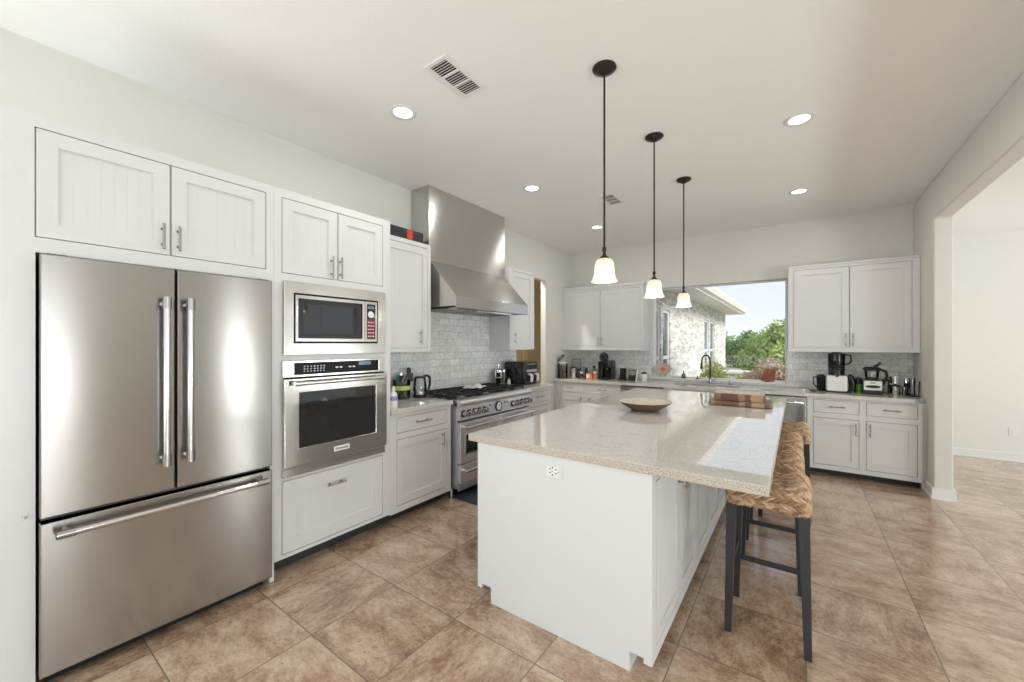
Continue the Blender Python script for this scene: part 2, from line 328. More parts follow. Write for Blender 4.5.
# ------------------------------------------------------------------ mesh builder
class M:
    def __init__(s): s.bm = bmesh.new(); s.bev = False
    def box(s, x0, x1, y0, y1, z0, z1, bev=0.0):
        r = bmesh.ops.create_cube(s.bm, size=1.0)
        vs = r['verts']
        for v in vs: v.co = Vector(((x0+x1)/2 + v.co.x*(x1-x0), (y0+y1)/2 + v.co.y*(y1-y0), (z0+z1)/2 + v.co.z*(z1-z0)))
        if bev > 0:
            s.bev = True
            es = list({e for v in vs for e in v.link_edges})
            bmesh.ops.bevel(s.bm, geom=es, offset=bev, segments=2, affect='EDGES', profile=0.5)
        return s
    def tube(s, pts, r, seg=12, caps=True):
        pts = [Vector(p) for p in pts]; n = len(pts)
        rs = r if isinstance(r, (list, tuple)) else [r]*n
        rings = []; up = None
        for i, p in enumerate(pts):
            if i == 0: d = pts[1]-pts[0]
            elif i == n-1: d = pts[-1]-pts[-2]
            else: d = (pts[i+1]-p).normalized() + (p-pts[i-1]).normalized()
            d.normalize()
            if up is None: up = Vector((0, 0, 1)) if abs(d.z) < 0.9 else Vector((1, 0, 0))
            a = d.cross(up)
            if a.length < 1e-5: a = d.orthogonal()
            a.normalize(); b = a.cross(d).normalized(); up = b
            rings.append([s.bm.verts.new(p + rs[i]*(math.cos(2*PI*k/seg)*a + math.sin(2*PI*k/seg)*b)) for k in range(seg)])
        for i in range(n-1):
            for k in range(seg):
                s.bm.faces.new((rings[i][k], rings[i][(k+1) % seg], rings[i+1][(k+1) % seg], rings[i+1][k]))
        if caps:
            s.bm.faces.new(rings[0][::-1]); s.bm.faces.new(rings[-1])
        return s
    def cyl(s, p0, p1, r0, r1=None, seg=20): return s.tube([p0, p1], [r0, r0 if r1 is None else r1], seg)
    def lathe(s, prof, c=(0, 0, 0), seg=28, axis='Z', flute=0):
        c = Vector(c); rings = []
        for r, z in prof:
            ring = []
            if r < 1e-6:
                p = {'Z': Vector((0, 0, z)), 'Y': Vector((0, z, 0)), 'X': Vector((z, 0, 0))}[axis]
                rings.append([s.bm.verts.new(c+p)]); continue
            for k in range(seg):
                a = 2*PI*k/seg; x, y = r*math.cos(a), r*math.sin(a)
                p = {'Z': Vector((x, y, z)), 'Y': Vector((x, z, y)), 'X': Vector((z, x, y))}[axis]
                ring.append(s.bm.verts.new(c+p))
            rings.append(ring)
        for a, b in zip(rings, rings[1:]):
            if len(a) == 1 and len(b) == 1: continue
            for k in range(seg):
                k2 = (k+1) % seg
                if len(a) == 1: s.bm.faces.new((a[0], b[k2], b[k]))
                elif len(b) == 1: s.bm.faces.new((a[k], a[k2], b[0]))
                else: s.bm.faces.new((a[k], a[k2], b[k2], b[k]))
        return s
    def ball(s, c, rx, ry=None, rz=None, seg=16):
        ry = rx if ry is None else ry; rz = rx if rz is None else rz
        r = bmesh.ops.create_uvsphere(s.bm, u_segments=seg, v_segments=max(6, seg//2), radius=1.0)
        for v in r['verts']: v.co = Vector((c[0]+v.co.x*rx, c[1]+v.co.y*ry, c[2]+v.co.z*rz))
        return s
    def prism(s, poly, a0, a1, axis='Y'):
        """poly of 2-D points extruded along axis; (x,z) for Y, (y,z) for X, (x,y) for Z"""
        f = {'Y': lambda u, v, w: (u, w, v), 'X': lambda u, v, w: (w, u, v), 'Z': lambda u, v, w: (u, v, w)}[axis]
        A = [s.bm.verts.new(f(u, v, a0)) for u, v in poly]; B = [s.bm.verts.new(f(u, v, a1)) for u, v in poly]
        n = len(poly)
        s.bm.faces.new(A); s.bm.faces.new(B[::-1])
        for i in range(n): s.bm.faces.new((A[i], B[i], B[(i+1) % n], A[(i+1) % n]))
        return s
    def plate(s, rect, holes, w0, w1, plane='Y'):
        """slab with rectangular holes; rect/holes = (u0,u1,v0,v1); plane Y: u=x v=z w=y; X: u=y v=z w=x; Z: u=x v=y w=z"""
        f = {'Y': lambda u, v, w: (u, w, v), 'X': lambda u, v, w: (w, u, v), 'Z': lambda u, v, w: (u, v, w)}[plane]
        us = sorted({rect[0], rect[1], *[h[0] for h in holes], *[h[1] for h in holes]}); vs = sorted({rect[2], rect[3], *[h[2] for h in holes], *[h[3] for h in holes]})
        us = [u for u in us if rect[0]-1e-9 <= u <= rect[1]+1e-9]; vs = [v for v in vs if rect[2]-1e-9 <= v <= rect[3]+1e-9]
        nu, nv = len(us)-1, len(vs)-1
        solid = [[not any(h[0] < (us[i]+us[i+1])/2 < h[1] and h[2] < (vs[j]+vs[j+1])/2 < h[3] for h in holes) for j in range(nv)] for i in range(nu)]
        V = {}
        def vert(i, j, k):
            if (i, j, k) not in V: V[(i, j, k)] = s.bm.verts.new(f(us[i], vs[j], (w0, w1)[k]))
            return V[(i, j, k)]
        for i in range(nu):
            for j in range(nv):
                if not solid[i][j]: continue
                for k in (0, 1): s.bm.faces.new([vert(a, b, k) for a, b in ((i, j), (i+1, j), (i+1, j+1), (i, j+1))])
                for (a, b, c, d, di, dj) in ((i, j, i+1, j, 0, -1), (i+1, j, i+1, j+1, 1, 0), (i+1, j+1, i, j+1, 0, 1), (i, j+1, i, j, -1, 0)):
                    ii, jj = i+di, j+dj
                    if not (0 <= ii < nu and 0 <= jj < nv and solid[ii][jj]):
                        s.bm.faces.new((vert(a, b, 0), vert(c, d, 0), vert(c, d, 1), vert(a, b, 1)))
        return s
    def out(s, name, m, parent=None, smooth=False, bevel=0.0, label=None, merge=False, angle=40):
        if merge: bmesh.ops.remove_doubles(s.bm, verts=s.bm.verts, dist=1e-5)
        bmesh.ops.recalc_face_normals(s.bm, faces=s.bm.faces)
        me = bpy.data.meshes.new(name); s.bm.to_mesh(me); s.bm.free()
        me.materials.append(MATS[m])
        if smooth:
            for p in me.polygons: p.use_smooth = True
            try: me.set_sharp_from_angle(angle=math.radians(angle))
            except Exception: pass
        o = bpy.data.objects.new(name, me); COL.objects.link(o)
        if parent is not None: o.parent = parent
        if bevel > 0:
            b = o.modifiers.new('bevel', 'BEVEL'); b.width = bevel; b.segments = 2; b.limit_method = 'ANGLE'
        if smooth and s.bev:
            w_ = o.modifiers.new('normals', 'WEIGHTED_NORMAL'); w_.keep_sharp = True; w_.weight = 100
        if label: o['label'] = label
        return o

def thing(name, label, cat, loc=(0, 0, 0), rz=0.0, group=None):
    o = bpy.data.objects.new(name, None); COL.objects.link(o); o.empty_display_size = 0.05
    o.location = loc; o.rotation_euler = (0, 0, rz); o['label'] = label; o['category'] = cat
    if group: o['group'] = group
    return o
def tag(o, label, cat, group=None, loc=None):
    o['label'] = label; o['category'] = cat
    if group: o['group'] = group
    if loc: o.location = loc
    return o
def struct(mb, name, m, **k):
    o = mb.out(name, m, **k); o['kind'] = 'structure'; return o
def dup(root, loc, label, group=None, rz=None):
    r = root.copy(); COL.objects.link(r); r.location = loc; r['label'] = label
    if group: r['group'] = group
    if rz is not None: r.rotation_euler = (0, 0, rz)
    for ch in list(root.children):
        c = ch.copy(); COL.objects.link(c); c.parent = r
        for g in list(ch.children):
            d = g.copy(); COL.objects.link(d); d.parent = c
    return r
R90 = PI/2

# ================================================================== ROOM
H = 3.045; WX = -0.5746; WXR = 3.693; WY = 6.2387; RY = -3.5
LX = 8.2; LY = 7.69            # adjoining room
struct(M().box(-3.6, LX+0.2, RY-0.1, LY+0.2, -0.12, 0.0), 'floor', 'travertine_tile')
struct(M().box(-3.6, WXR+0.131, RY-0.1, WY+0.25, H, H+0.15), 'ceiling', 'ceiling_paint')
struct(M().box(WXR+0.131, LX+0.2, RY-0.1, LY+0.2, 2.885, 3.195), 'ceiling_living', 'ceiling_paint')
struct(M().plate((RY-0.1, WY+0.25, 0, H), [(4.56, 5.36, -1, 2.475), (-3.05, -0.75, 0.45, 2.55)], WX-0.09, WX, 'X'), 'wall_left', 'wall_paint', merge=True)
struct(M().plate((WX, WXR+0.131, 0, H), [(0.80, 2.53, 0.95, 2.325)], WY, WY+0.22, 'Y'), 'wall_back', 'wall_paint', merge=True)
# right wall: solid piece by the back corner, header over the wide opening
struct(M().plate((RY, WY, 0, H), [(-2.2, 5.41, -1, 2.67)], WXR, WXR+0.13, 'X'), 'wall_right', 'wall_paint', merge=True, bevel=0.012)
struct(M().plate((WX, LX, 0, H), [(-0.15, 3.25, 0.45, 2.55)], RY-0.1, RY, 'Y'), 'wall_rear', 'wall_paint', merge=True)
struct(M().box(WXR+0.131, LX, LY, LY+0.12, 0, 2.9), 'wall_living_back', 'living_paint')
LW = [(-2.4, 1.15), (3.52, 3.98), (4.9, 6.9)]
struct(M().plate((RY, LY+0.12, 0, 2.9), [(a, b, 0.35, 2.84) for a, b in LW], LX, LX+0.12, 'X'), 'wall_living_side', 'living_paint', merge=True)
struct(M().box(WXR+0.001, WXR+0.13, WY+0.25, LY, 0, 2.9), 'wall_living_left', 'living_paint')
struct(M().plate((-0.15, 3.25, 0.45, 2.55), [(-0.10+i*1.1333, -0.10+i*1.1333+1.0333, 0.50, 2.50) for i in range(3)], RY-0.08, RY-0.02, 'Y'), 'window_2', 'sash_white', merge=True)
struct(M().plate((-3.05, -0.75, 0.45, 2.55), [(-3.0, -1.93, 0.50, 2.50), (-1.87, -0.80, 0.50, 2.50)], WX-0.11, WX-0.05, 'X'), 'window_6', 'sash_white', merge=True)  # unseen window, made up as a source for the left fill lamp
for i, (a, b) in enumerate(LW):
    struct(M().plate((a, b, 0.35, 2.84), ([(a+0.05, (a+b)/2-0.03, 0.40, 2.79), ((a+b)/2+0.03, b-0.05, 0.40, 2.79)] if b-a > 1 else [(a+0.04, b-0.04, 0.39, 2.80)]), LX+0.03, LX+0.09, 'X'), 'window_%d' % (i+3), 'sash_white', merge=True)

def baseboard(name, x0, x1, y0, y1):
    mb = M().box(x0, x1, y0, y1, 0, 0.105)
    e = 0.008
    mb.box(x0-e if x1-x0 < 0.05 else x0, x1+e if x1-x0 < 0.05 else x1, y0-e if y1-y0 < 0.05 else y0, y1+e if y1-y0 < 0.05 else y1, 0, 0.02)
    struct(mb, name, 'trim_paint', bevel=0.004)
baseboard('baseboard_living', WXR+0.131, LX, LY-0.016, LY-0.001)
mb = M().box(WXR-0.016, WXR+0.146, 5.393, 5.4085, 0, 0.105).box(WXR-0.016, WXR-0.001, 5.4087, 5.655, 0, 0.105).box(WXR+0.131, WXR+0.146, 5.4087, 6.4, 0, 0.105)
struct(mb, 'baseboard_right', 'trim_paint')
struct(M().box(WXR-0.024, WXR+0.154, 5.384, 5.3925, 0, 0.018).box(WXR-0.0245, WXR-0.0165, 5.3927, 5.655, 0, 0.018), 'trim_6', 'trim_paint')
struct(M().box(3.6565, WXR-0.0005, 5.66, 6.2, 0, 0.874), 'trim_5', 'wall_paint')      # filler between the last cabinet and the wall

# backsplash tile (part of the walls)
struct(M().plate((1.995, 4.545, 0.945, 2.0), [(1.9, 2.62, 1.6, 3), (3.94, 5, 1.6, 3)], WX+0.0005, WX+0.010, 'X'), 'trim_1', 'marble_subway', merge=True)
struct(M().plate((WX+0.001, WXR-0.001, 0.9155, 1.40), [(0.80, 2.53, 0.945, 2)], WY-0.010, WY-0.0005, 'Y'), 'trim_2', 'marble_subway', merge=True)

# kitchen window
w1 = struct(M().plate((0.801, 2.529, 0.951, 2.324), [(0.85, 2.508, 0.985, 2.303)], WY+0.06, WY+0.12, 'Y'), 'window_1', 'sash_white', merge=True, bevel=0.004)
M().box(0.845, 2.513, WY+0.088, WY+0.092, 0.98, 2.308).out('glass_pane', 'window_glass', w1)
sl = M().box(0.80, 2.53, WY-0.03, WY+0.06, 0.945, 0.962).out('window_sill', 'trim_paint', w1, bevel=0.004)

# pantry behind the doorway
struct(M().box(-3.5, WX-0.09, 3.6, 3.7, 0, H), 'wall_pantry', 'wall_paint')
struct(M().box(-3.5, WX-0.09, 7.6, 7.7, 0, H), 'wall_pantry_back', 'wall_paint')
struct(M().box(-3.6, -3.5, 3.6, 7.7, 0, H), 'wall_pantry_side', 'wall_paint')
struct(M().box(-3.6, WX, WY+0.25, 7.7, H, H+0.15), 'ceiling_pantry', 'ceiling_paint')
struct(M().box(WX-0.09, WX, WY+0.25, 7.7, 0, H), 'wall_pantry_right', 'wall_paint')

# ================================================================== CABINET PARTS
def pull(mb, cx, cz, length, vertical, y=-0.03):
    """bar pull standing off the front plane y=0"""
    h = length/2; k = h*0.66
    if vertical:
        mb.cyl((cx, y, cz-h), (cx, y, cz+h), 0.0055, seg=10)
        for d in (-k, k): mb.cyl((cx, y, cz+d), (cx, 0.001, cz+d), 0.0045, seg=8); mb.cyl((cx, -0.004, cz+d), (cx, 0.001, cz+d), 0.008, seg=10)
        for d in (-h, h): mb.ball((cx, y, cz+d), 0.0068, seg=8)
    else:
        mb.cyl((cx-h, y, cz), (cx+h, y, cz), 0.0055, seg=10)
        for d in (-k, k): mb.cyl((cx+d, y, cz), (cx+d, 0.001, cz), 0.0045, seg=8); mb.cyl((cx+d, -0.004, cz), (cx+d, 0.001, cz), 0.008, seg=10)
        for d in (-h, h): mb.ball((cx+d, y, cz), 0.0068, seg=8)
    return mb
GAP = 0.0045
def shaker(root, name, x0, x1, z0, z1, stile=0.06, bead=0.042, handle=None, hl=0.12, m='cabinet_paint'):
    """inset shaker front: frame, stepped moulding and (beaded) panel; handle = (x, z, vertical)"""
    a, b, c, d = x0+GAP, x1-GAP, z0+GAP, z1-GAP
    mb = M()
    mb.plate((a, b, c, d), [(a+stile, b-stile, c+stile, d-stile)], 0.0, 0.02)
    s2 = stile-0.0005; st = 0.007
    mb.plate((a+s2, b-s2, c+s2, d-s2), [(a+s2+st, b-s2-st, c+s2+st, d-s2-st)], 0.0075, 0.019)
    pa, pb, pc, pd = a+s2+st-0.001, b-s2-st+0.001, c+s2+st-0.001, d-s2-st+0.001
    if bead:
        n = max(2, round((pb-pa)/bead)); w = (pb-pa)/n; poly = []
        for i in range(n):
            X = pa+i*w
            poly += [(X, 0.0108), (X+0.0025, 0.010), (X+w-0.0025, 0.010)]
        poly += [(pb, 0.0108), (pb, 0.018), (pa, 0.018)]
        mb.prism([(u, v) for u, v in poly], pc, pd, 'Z')
    else: mb.box(pa, pb, 0.010, 0.018, pc, pd)
    o = mb.out(name, m, root)
    if handle: pull(M(), handle[0], handle[1], hl, handle[2]).out('handle', 'nickel', o, smooth=True)
    return o
def slab_drawer(root, x0, x1, z0, z1, handle=None, hl=0.15):
    a, b, c, d = x0+GAP, x1-GAP, z0+GAP, z1-GAP
    mb = M().plate((a, b, c, d), [(a+0.022, b-0.022, c+0.022, d-0.022)], 0.0, 0.02)
    mb.box(a+0.0215, b-0.0215, 0.0035, 0.019, c+0.0215, d-0.0215)
    o = mb.out('drawer', 'cabinet_paint', root)
    if handle: pull(M(), handle[0], handle[1], hl, False).out('handle', 'nickel', o, smooth=True)
    return o
def carcass(root, x0, x1, z0, z1, depth, holes, back_holes=None, boxtop=None):
    mb = M().plate((x0, x1, z0, z1), holes, 0.0, 0.022)
    mb.plate((x0, x1, z0, boxtop or z1), back_holes or [], 0.0225, depth)
    return mb.out('body', 'cabinet_paint', root)

# ---------------------------------------------------------------- fridge surround with cupboard above (origin at world Y=0.09)
Y0 = 0.088
t = thing('fridge_cabinet', 'tall white cabinet surround with two-door cupboard above the stainless refrigerator', 'cabinet', (0, Y0, 0), R90)
W = 1.128-Y0
fx0, fx1 = 0.180-Y0, 1.104-Y0
mb = M().plate((0, W, 0, 2.45), [(0.1776-Y0, 1.084-Y0, 1.928, 2.3995), (fx0, fx1, -1, 1.864)], 0, 0.022)
mb.plate((0, W, 0, 2.45), [(fx0, fx1, -1, 1.864)], 0.0225, 0.57)
mb.out('body', 'cabinet_paint', t)
mid = 0.629-Y0
shaker(t, 'door', 0.1776-Y0, mid, 1.928, 2.3995, 0.062, handle=(0.596-Y0, 2.02, True))
shaker(t, 'door', mid, 1.084-Y0, 1.928, 2.3995, 0.062, handle=(0.660-Y0, 2.02, True))

# ---------------------------------------------------------------- refrigerator
def fridge():
    t = thing('refrigerator', 'stainless steel french door refrigerator with bottom freezer drawer', 'refrigerator', (0, 0.187, 0), R90)
    w = 0.906
    M().box(0.006, w-0.006, 0.0, 0.55, 0.03, 1.845).out('case', 'fridge_case', t)
    def door(x0, x1, z0, z1, name):
        return M().box(x0, x1, -0.062, -0.004, z0, z1, 0.005).out(name, 'steel', t)
    sp = 0.4485
    dl = door(0, sp-0.004, 0.733, 1.853, 'door'); dr = door(sp+0.005, w, 0.733, 1.853, 'door')
    fz = door(0, w, 0.062, 0.712, 'freezer_drawer')
    M().box(0.02, w-0.02, 0.02, 0.05, 0.0, 0.029).out('toe_gap_shade', 'dark_cavity', t)  # near-black strip paints the dark gap below the freezer drawer; no grille there
    def handle(p0, p1, par):
        p0, p1 = Vector(p0), Vector(p1); d = (p1-p0).normalized()
        mb = M().cyl(p0, p1, 0.0145, seg=20)
        mb.out('handle', 'handle_steel', par, smooth=True)
        for p, s in ((p0, 1), (p1, -1)):
            mb = M()
            for k in range(5): mb.cyl(p+d*s*(k*0.012-0.004), p+d*s*(k*0.012+0.006), 0.0185, seg=20)
            mb.cyl(p-d*s*0.004, p+d*s*0.054, 0.0165, seg=20)
            q = p+d*s*0.026
            mb.cyl(q, (q.x, -0.058, q.z), 0.013, seg=14)
            mb.out('handle_mount', 'nickel', par, smooth=True)
    yb = -0.112
    handle((sp-0.047, yb, 0.875), (sp-0.047, yb, 1.70), dl); handle((sp+0.047, yb, 0.875), (sp+0.047, yb, 1.70), dr)
    handle((0.045, yb, 0.665), (w-0.045, yb, 0.665), fz)
    M().box(w-0.135, w-0.075, -0.0635, -0.0615, 0.693, 0.708).out('badge', 'nickel', fz)
    for x in (0.05, w-0.05): M().box(x-0.03, x+0.03, -0.05, 0.02, 1.846, 1.858).out('hinge_cover', 'fridge_case', t)
fridge()

# ---------------------------------------------------------------- oven tower
Y0 = 1.129
t = thing('oven_tower_cabinet', 'tall white cabinet housing the built-in microwave and wall oven', 'cabinet', (0, Y0, 0), R90)
W = 1.993-Y0
D0, D1, DM = 1.1737-Y0, 1.9239-Y0, 1.5505-Y0
O0, O1 = 1.184-Y0, 1.925-Y0
appl = [(O0, O1, 1.412, 1.862), (O0, O1, 0.69, 1.352), ]
mb = M().plate((0, W, 0.112, 2.45), [(D0, D1, 1.9206, 2.3995), (D0, D1, 0.136, 0.602)]+appl, 0, 0.022)
mb.plate((0, W, 0.112, 2.45), appl, 0.0225, 0.57)
mb.out('body', 'cabinet_paint', t)
M().box(0.0, W, 0.12, 0.5, 0.0, 0.111).out('toe_kick', 'toe_kick', t)
shaker(t, 'door', D0, DM, 1.9206, 2.3995, 0.066, handle=(1.500-Y0, 2.005, True), hl=0.14)
shaker(t, 'door', DM, D1, 1.9206, 2.3995, 0.066, handle=(1.566-Y0, 2.008, True), hl=0.14)
shaker(t, 'drawer', D0, D1, 0.136, 0.602, 0.085, bead=0.05, handle=(1.53-Y0, 0.498, False), hl=0.13)

def text_mesh(txt, size, name, m, parent, loc, rx=R90, bold=0.0, label=None):
    cu = bpy.data.curves.new(name, 'FONT'); cu.body = txt; cu.size = size; cu.align_x = 'CENTER'; cu.align_y = 'CENTER'; cu.extrude = 0.0004; cu.offset = bold
    tmp = bpy.data.objects.new(name, cu); COL.objects.link(tmp)
    dg = bpy.context.evaluated_depsgraph_get(); me = bpy.data.meshes.new_from_object(tmp.evaluated_get(dg))
    bpy.data.objects.remove(tmp)
    me.transform(Matrix.Translation(Vector(loc)) @ Matrix.Rotation(rx, 4, 'X'))
    me.materials.clear(); me.materials.append(MATS[m])
    o = bpy.data.objects.new(name, me); COL.objects.link(o); o.parent = parent
    return o

def microwave():
    yo = 1.1776
    t = thing('microwave', 'built-in stainless microwave with wide trim frame above the wall oven', 'microwave', (0, yo, 0), R90)
    w = 1.933-yo; z0, z1 = 1.4012, 1.8721
    i0, i1, j0, j1 = 1.238-yo, 1.863-yo, 1.478, 1.799
    M().plate((0, w, z0, z1), [(i0, i1, j0, j1)], -0.024, -0.002).out('trim_frame', 'steel_trim', t, merge=True, bevel=0.003)
    M().box(i0-0.01, i1+0.01, -0.002, 0.36, j0-0.012, j1+0.012).out('case', 'dark_cavity', t)
    dx = 1.748-yo
    d = M().plate((i0+0.009, dx, j0+0.009, j1-0.009), [(1.265-yo, 1.729-yo, 1.510, 1.767)], -0.026, -0.004).out('door', 'steel_trim', t, merge=True, bevel=0.002)
    M().box(1.262-yo, 1.732-yo, -0.018, -0.006, 1.507, 1.770).out('door_glass', 'black_glass', d)
    M().plate((1.272-yo, 1.722-yo, 1.517, 1.760), [(1.300-yo, 1.690-yo, 1.540, 1.735)], -0.0186, -0.0181).out('inner_border', 'black_plastic', d)
    p = M().plate((dx+0.003, i1-0.009, j0+0.009, j1-0.009), [(1.766-yo, 1.840-yo, 1.510, 1.768)], -0.026, -0.004).out('control_frame', 'steel_trim', t, merge=True, bevel=0.002)
    c = M().box(1.764-yo, 1.842-yo, -0.020, -0.006, 1.508, 1.770).out('control_panel', 'black_glass', t)
    M().box(1.770-yo, 1.836-yo, -0.0215, -0.020, 1.516, 1.66).out('keypad', 'dark_red', c)
    mb = M().lathe([(0, -0.0225), (0.024, -0.0225), (0.026, -0.020), (0.026, -0.018)], (1.803-yo, 0, 1.693), axis='Y'); mb.out('dial_sticker', 'white_plastic', c, smooth=True)
    mb = M()
    for r in range(5):
        for q in range(3): mb.box(1.778-yo+q*0.020, 1.788-yo+q*0.020, -0.0222, -0.0214, 1.526+r*0.026, 1.534+r*0.026)
    mb.out('key_marks', 'marking', c)
    M().box(1.775-yo, 1.83-yo, -0.0212, -0.0198, 1.735, 1.757).out('display', 'display', c)
microwave()

def wall_oven():
    yo = 1.170
    t = thing('built_in_oven', 'built-in stainless single wall oven with black window below the microwave', 'oven', (0, yo, 0), R90)
    w = 1.928-yo
    p = M().plate((0, w, 1.258, 1.364), [(1.239-yo, 1.868-yo, 1.273, 1.349)], -0.026, -0.002).out('control_panel', 'steel_trim', t, merge=True, bevel=0.002)
    g = M().box(1.237-yo, 1.870-yo, -0.022, -0.004, 1.271, 1.351).out('control_glass', 'control_black', p)
    mb = M(); rr = random.Random(3)
    for r in range(3):
        for q in range(7): mb.box(1.30-yo+q*0.022, 1.30-yo+q*0.022+0.007+0.006*rr.random(), -0.0232, -0.0215, 1.29+r*0.016, 1.296+r*0.016)
    for q in (0.0, 0.03, 0.10, 0.13): mb.box(1.52-yo+q, 1.54-yo+q, -0.0232, -0.0215, 1.305, 1.315)
    mb.out('key_marks', 'marking', p)['kind'] = 'stuff'
    M().box(1.70-yo, 1.80-yo, -0.0232, -0.0215, 1.318, 1.344).out('display', 'display', p)
    M().box(0.017, w-0.006, -0.012, 0.42, 0.693, 1.349).out('case', 'dark_cavity', t)
    d = M().plate((0, w, 0.688, 1.250), [(1.262-yo, 1.830-yo, 0.803, 1.158)], -0.045, -0.014).out('door', 'steel_trim', t, merge=True, bevel=0.004)
    M().box(1.260-yo, 1.832-yo, -0.040, -0.018, 0.801, 1.160).out('door_glass', 'oven_glass', d)
    mb = M()
    for z in (0.89, 0.985, 1.05): mb.cyl((1.27-yo, -0.017, z), (1.82-yo, -0.017, z), 0.003, seg=6)
    hb = M().cyl((1.212-yo, -0.093, 1.221), (1.866-yo, -0.093, 1.221), 0.0135, seg=20)
    hb.out('handle', 'chrome', d, smooth=True)
    for x in (1.230, 1.846):
        mb = M()
        for k in range(4): mb.cyl((x-0.02+k*0.011-yo, -0.093, 1.221), (x-0.012+k*0.011-yo, -0.093, 1.221), 0.017, seg=18)
        mb.cyl((x-yo, -0.093, 1.221), (x-yo, -0.043, 1.221), 0.011, seg=12)
        mb.out('handle_mount', 'chrome', d, smooth=True)
    M().box(1.495-yo, 1.612-yo, -0.047, -0.0445, 0.729, 0.764, 0.001).out('badge', 'white_plastic', d)
    text_mesh('KitchenAid', 0.021, 'badge_lettering', 'black_plastic', d, (1.5535-yo, -0.0475, 0.7465), bold=0.0004)
    mb = M().box(0.0, w, -0.020, -0.002, 0.632, 0.676)
    mb.box(0.0, w, -0.028, -0.002, 0.628, 0.634)
    mb.out('vent_trim', 'steel_trim', t)
wall_oven()

# ---------------------------------------------------------------- left base cabinets and worktops
def toe(root, x0, x1, y=0.12, d=0.5, h=0.099): return M().box(x0, x1, y, d, 0.0, h).out('toe_kick', 'toe_kick', root)
Y0 = 1.994
t = thing('base_cabinet', 'white beadboard base cabinet with one drawer between oven tower and range', 'cabinet', (0, Y0, 0), R90)
W = 2.672-Y0; a, b = 2.056-Y0, 2.625-Y0
carcass(t, 0, W, 0.10, 0.904, 0.57, [(a, b, 0.741, 0.872), (a, b, 0.150, 0.692)])
toe(t, 0, W)
slab_drawer(t, a, b, 0.741, 0.872, handle=(2.325-Y0, 0.812, False), hl=0.17)
shaker(t, 'door', a, b, 0.150, 0.692, 0.062, handle=(2.565-Y0, 0.60, True), hl=0.125)
tag(M().box(0, 2.684-1.994, -0.022, 0.57, 0.905, 0.944, 0.004).out('countertop', 'cream_quartz'), 'short cream quartz countertop left of the range', 'countertop', loc=(0, 1.9945, 0)).rotation_euler = (0, 0, R90)

Y0 = 3.935
t = thing('base_cabinet', 'narrow white base cabinet right of the range under the air fryer', 'cabinet', (0, Y0, 0), R90)
W = 4.54-Y0; a, b = 3.985-Y0, 4.50-Y0
carcass(t, 0, W, 0.10, 0.904, 0.57, [(a, b, 0.741, 0.872), (a, b, 0.150, 0.692)])
toe(t, 0, W)
slab_drawer(t, a, b, 0.741, 0.872, handle=(4.24-Y0, 0.812, False), hl=0.15)
shaker(t, 'door', a, b, 0.150, 0.692, 0.062, handle=(4.04-Y0, 0.60, True), hl=0.125)
tag(M().box(0, 4.556-3.926, -0.022, 0.57, 0.905, 0.944, 0.004).out('countertop', 'cream_quartz'), 'short cream quartz countertop right of the range under the air fryer', 'countertop', loc=(0, 3.926, 0)).rotation_euler = (0, 0, R90)

# ---------------------------------------------------------------- left wall cupboards
XF = -0.24; DP = XF-WX-0.003
Y0 = 1.9945
t = thing('upper_cupboard', 'white single door wall cupboard left of the range hood', 'cabinet', (XF, Y0, 0), R90)
W = 2.645-Y0; a, b = 2.03-Y0, 2.61-Y0
carcass(t, 0, W, 1.40, 2.425, DP, [(a, b, 1.435, 2.385)])
shaker(t, 'door', a, b, 1.435, 2.385, 0.062, handle=(2.515-Y0, 1.535, True), hl=0.125)
Y0 = 3.945
t = thing('upper_cupboard', 'white single door wall cupboard right of the range hood beside the doorway', 'cabinet', (XF, Y0, 0), R90)
W = 4.50-Y0; a, b = 3.985-Y0, 4.46-Y0
carcass(t, 0, W, 1.40, 2.43, DP, [(a, b, 1.435, 2.39)])
shaker(t, 'door', a, b, 1.435, 2.39, 0.062, bead=None, handle=(4.045-Y0, 1.545, True), hl=0.13)

# black box on top of the left cupboard
t = thing('storage_box', 'flat black box with red label on top of the wall cupboard beside the hood', 'box', (-0.40, 2.33, 2.426))
M().box(-0.13, 0.13, -0.25, 0.245, 0, 0.062, 0.004).out('base', 'black_plastic', t)
M().box(-0.133, 0.133, -0.253, 0.248, 0.058, 0.104, 0.005).out('lid', 'black_plastic', t)
M().box(0.1335, 0.1345, 0.05, 0.115, 0.012, 0.098).out('label_sticker', 'red_label', t)

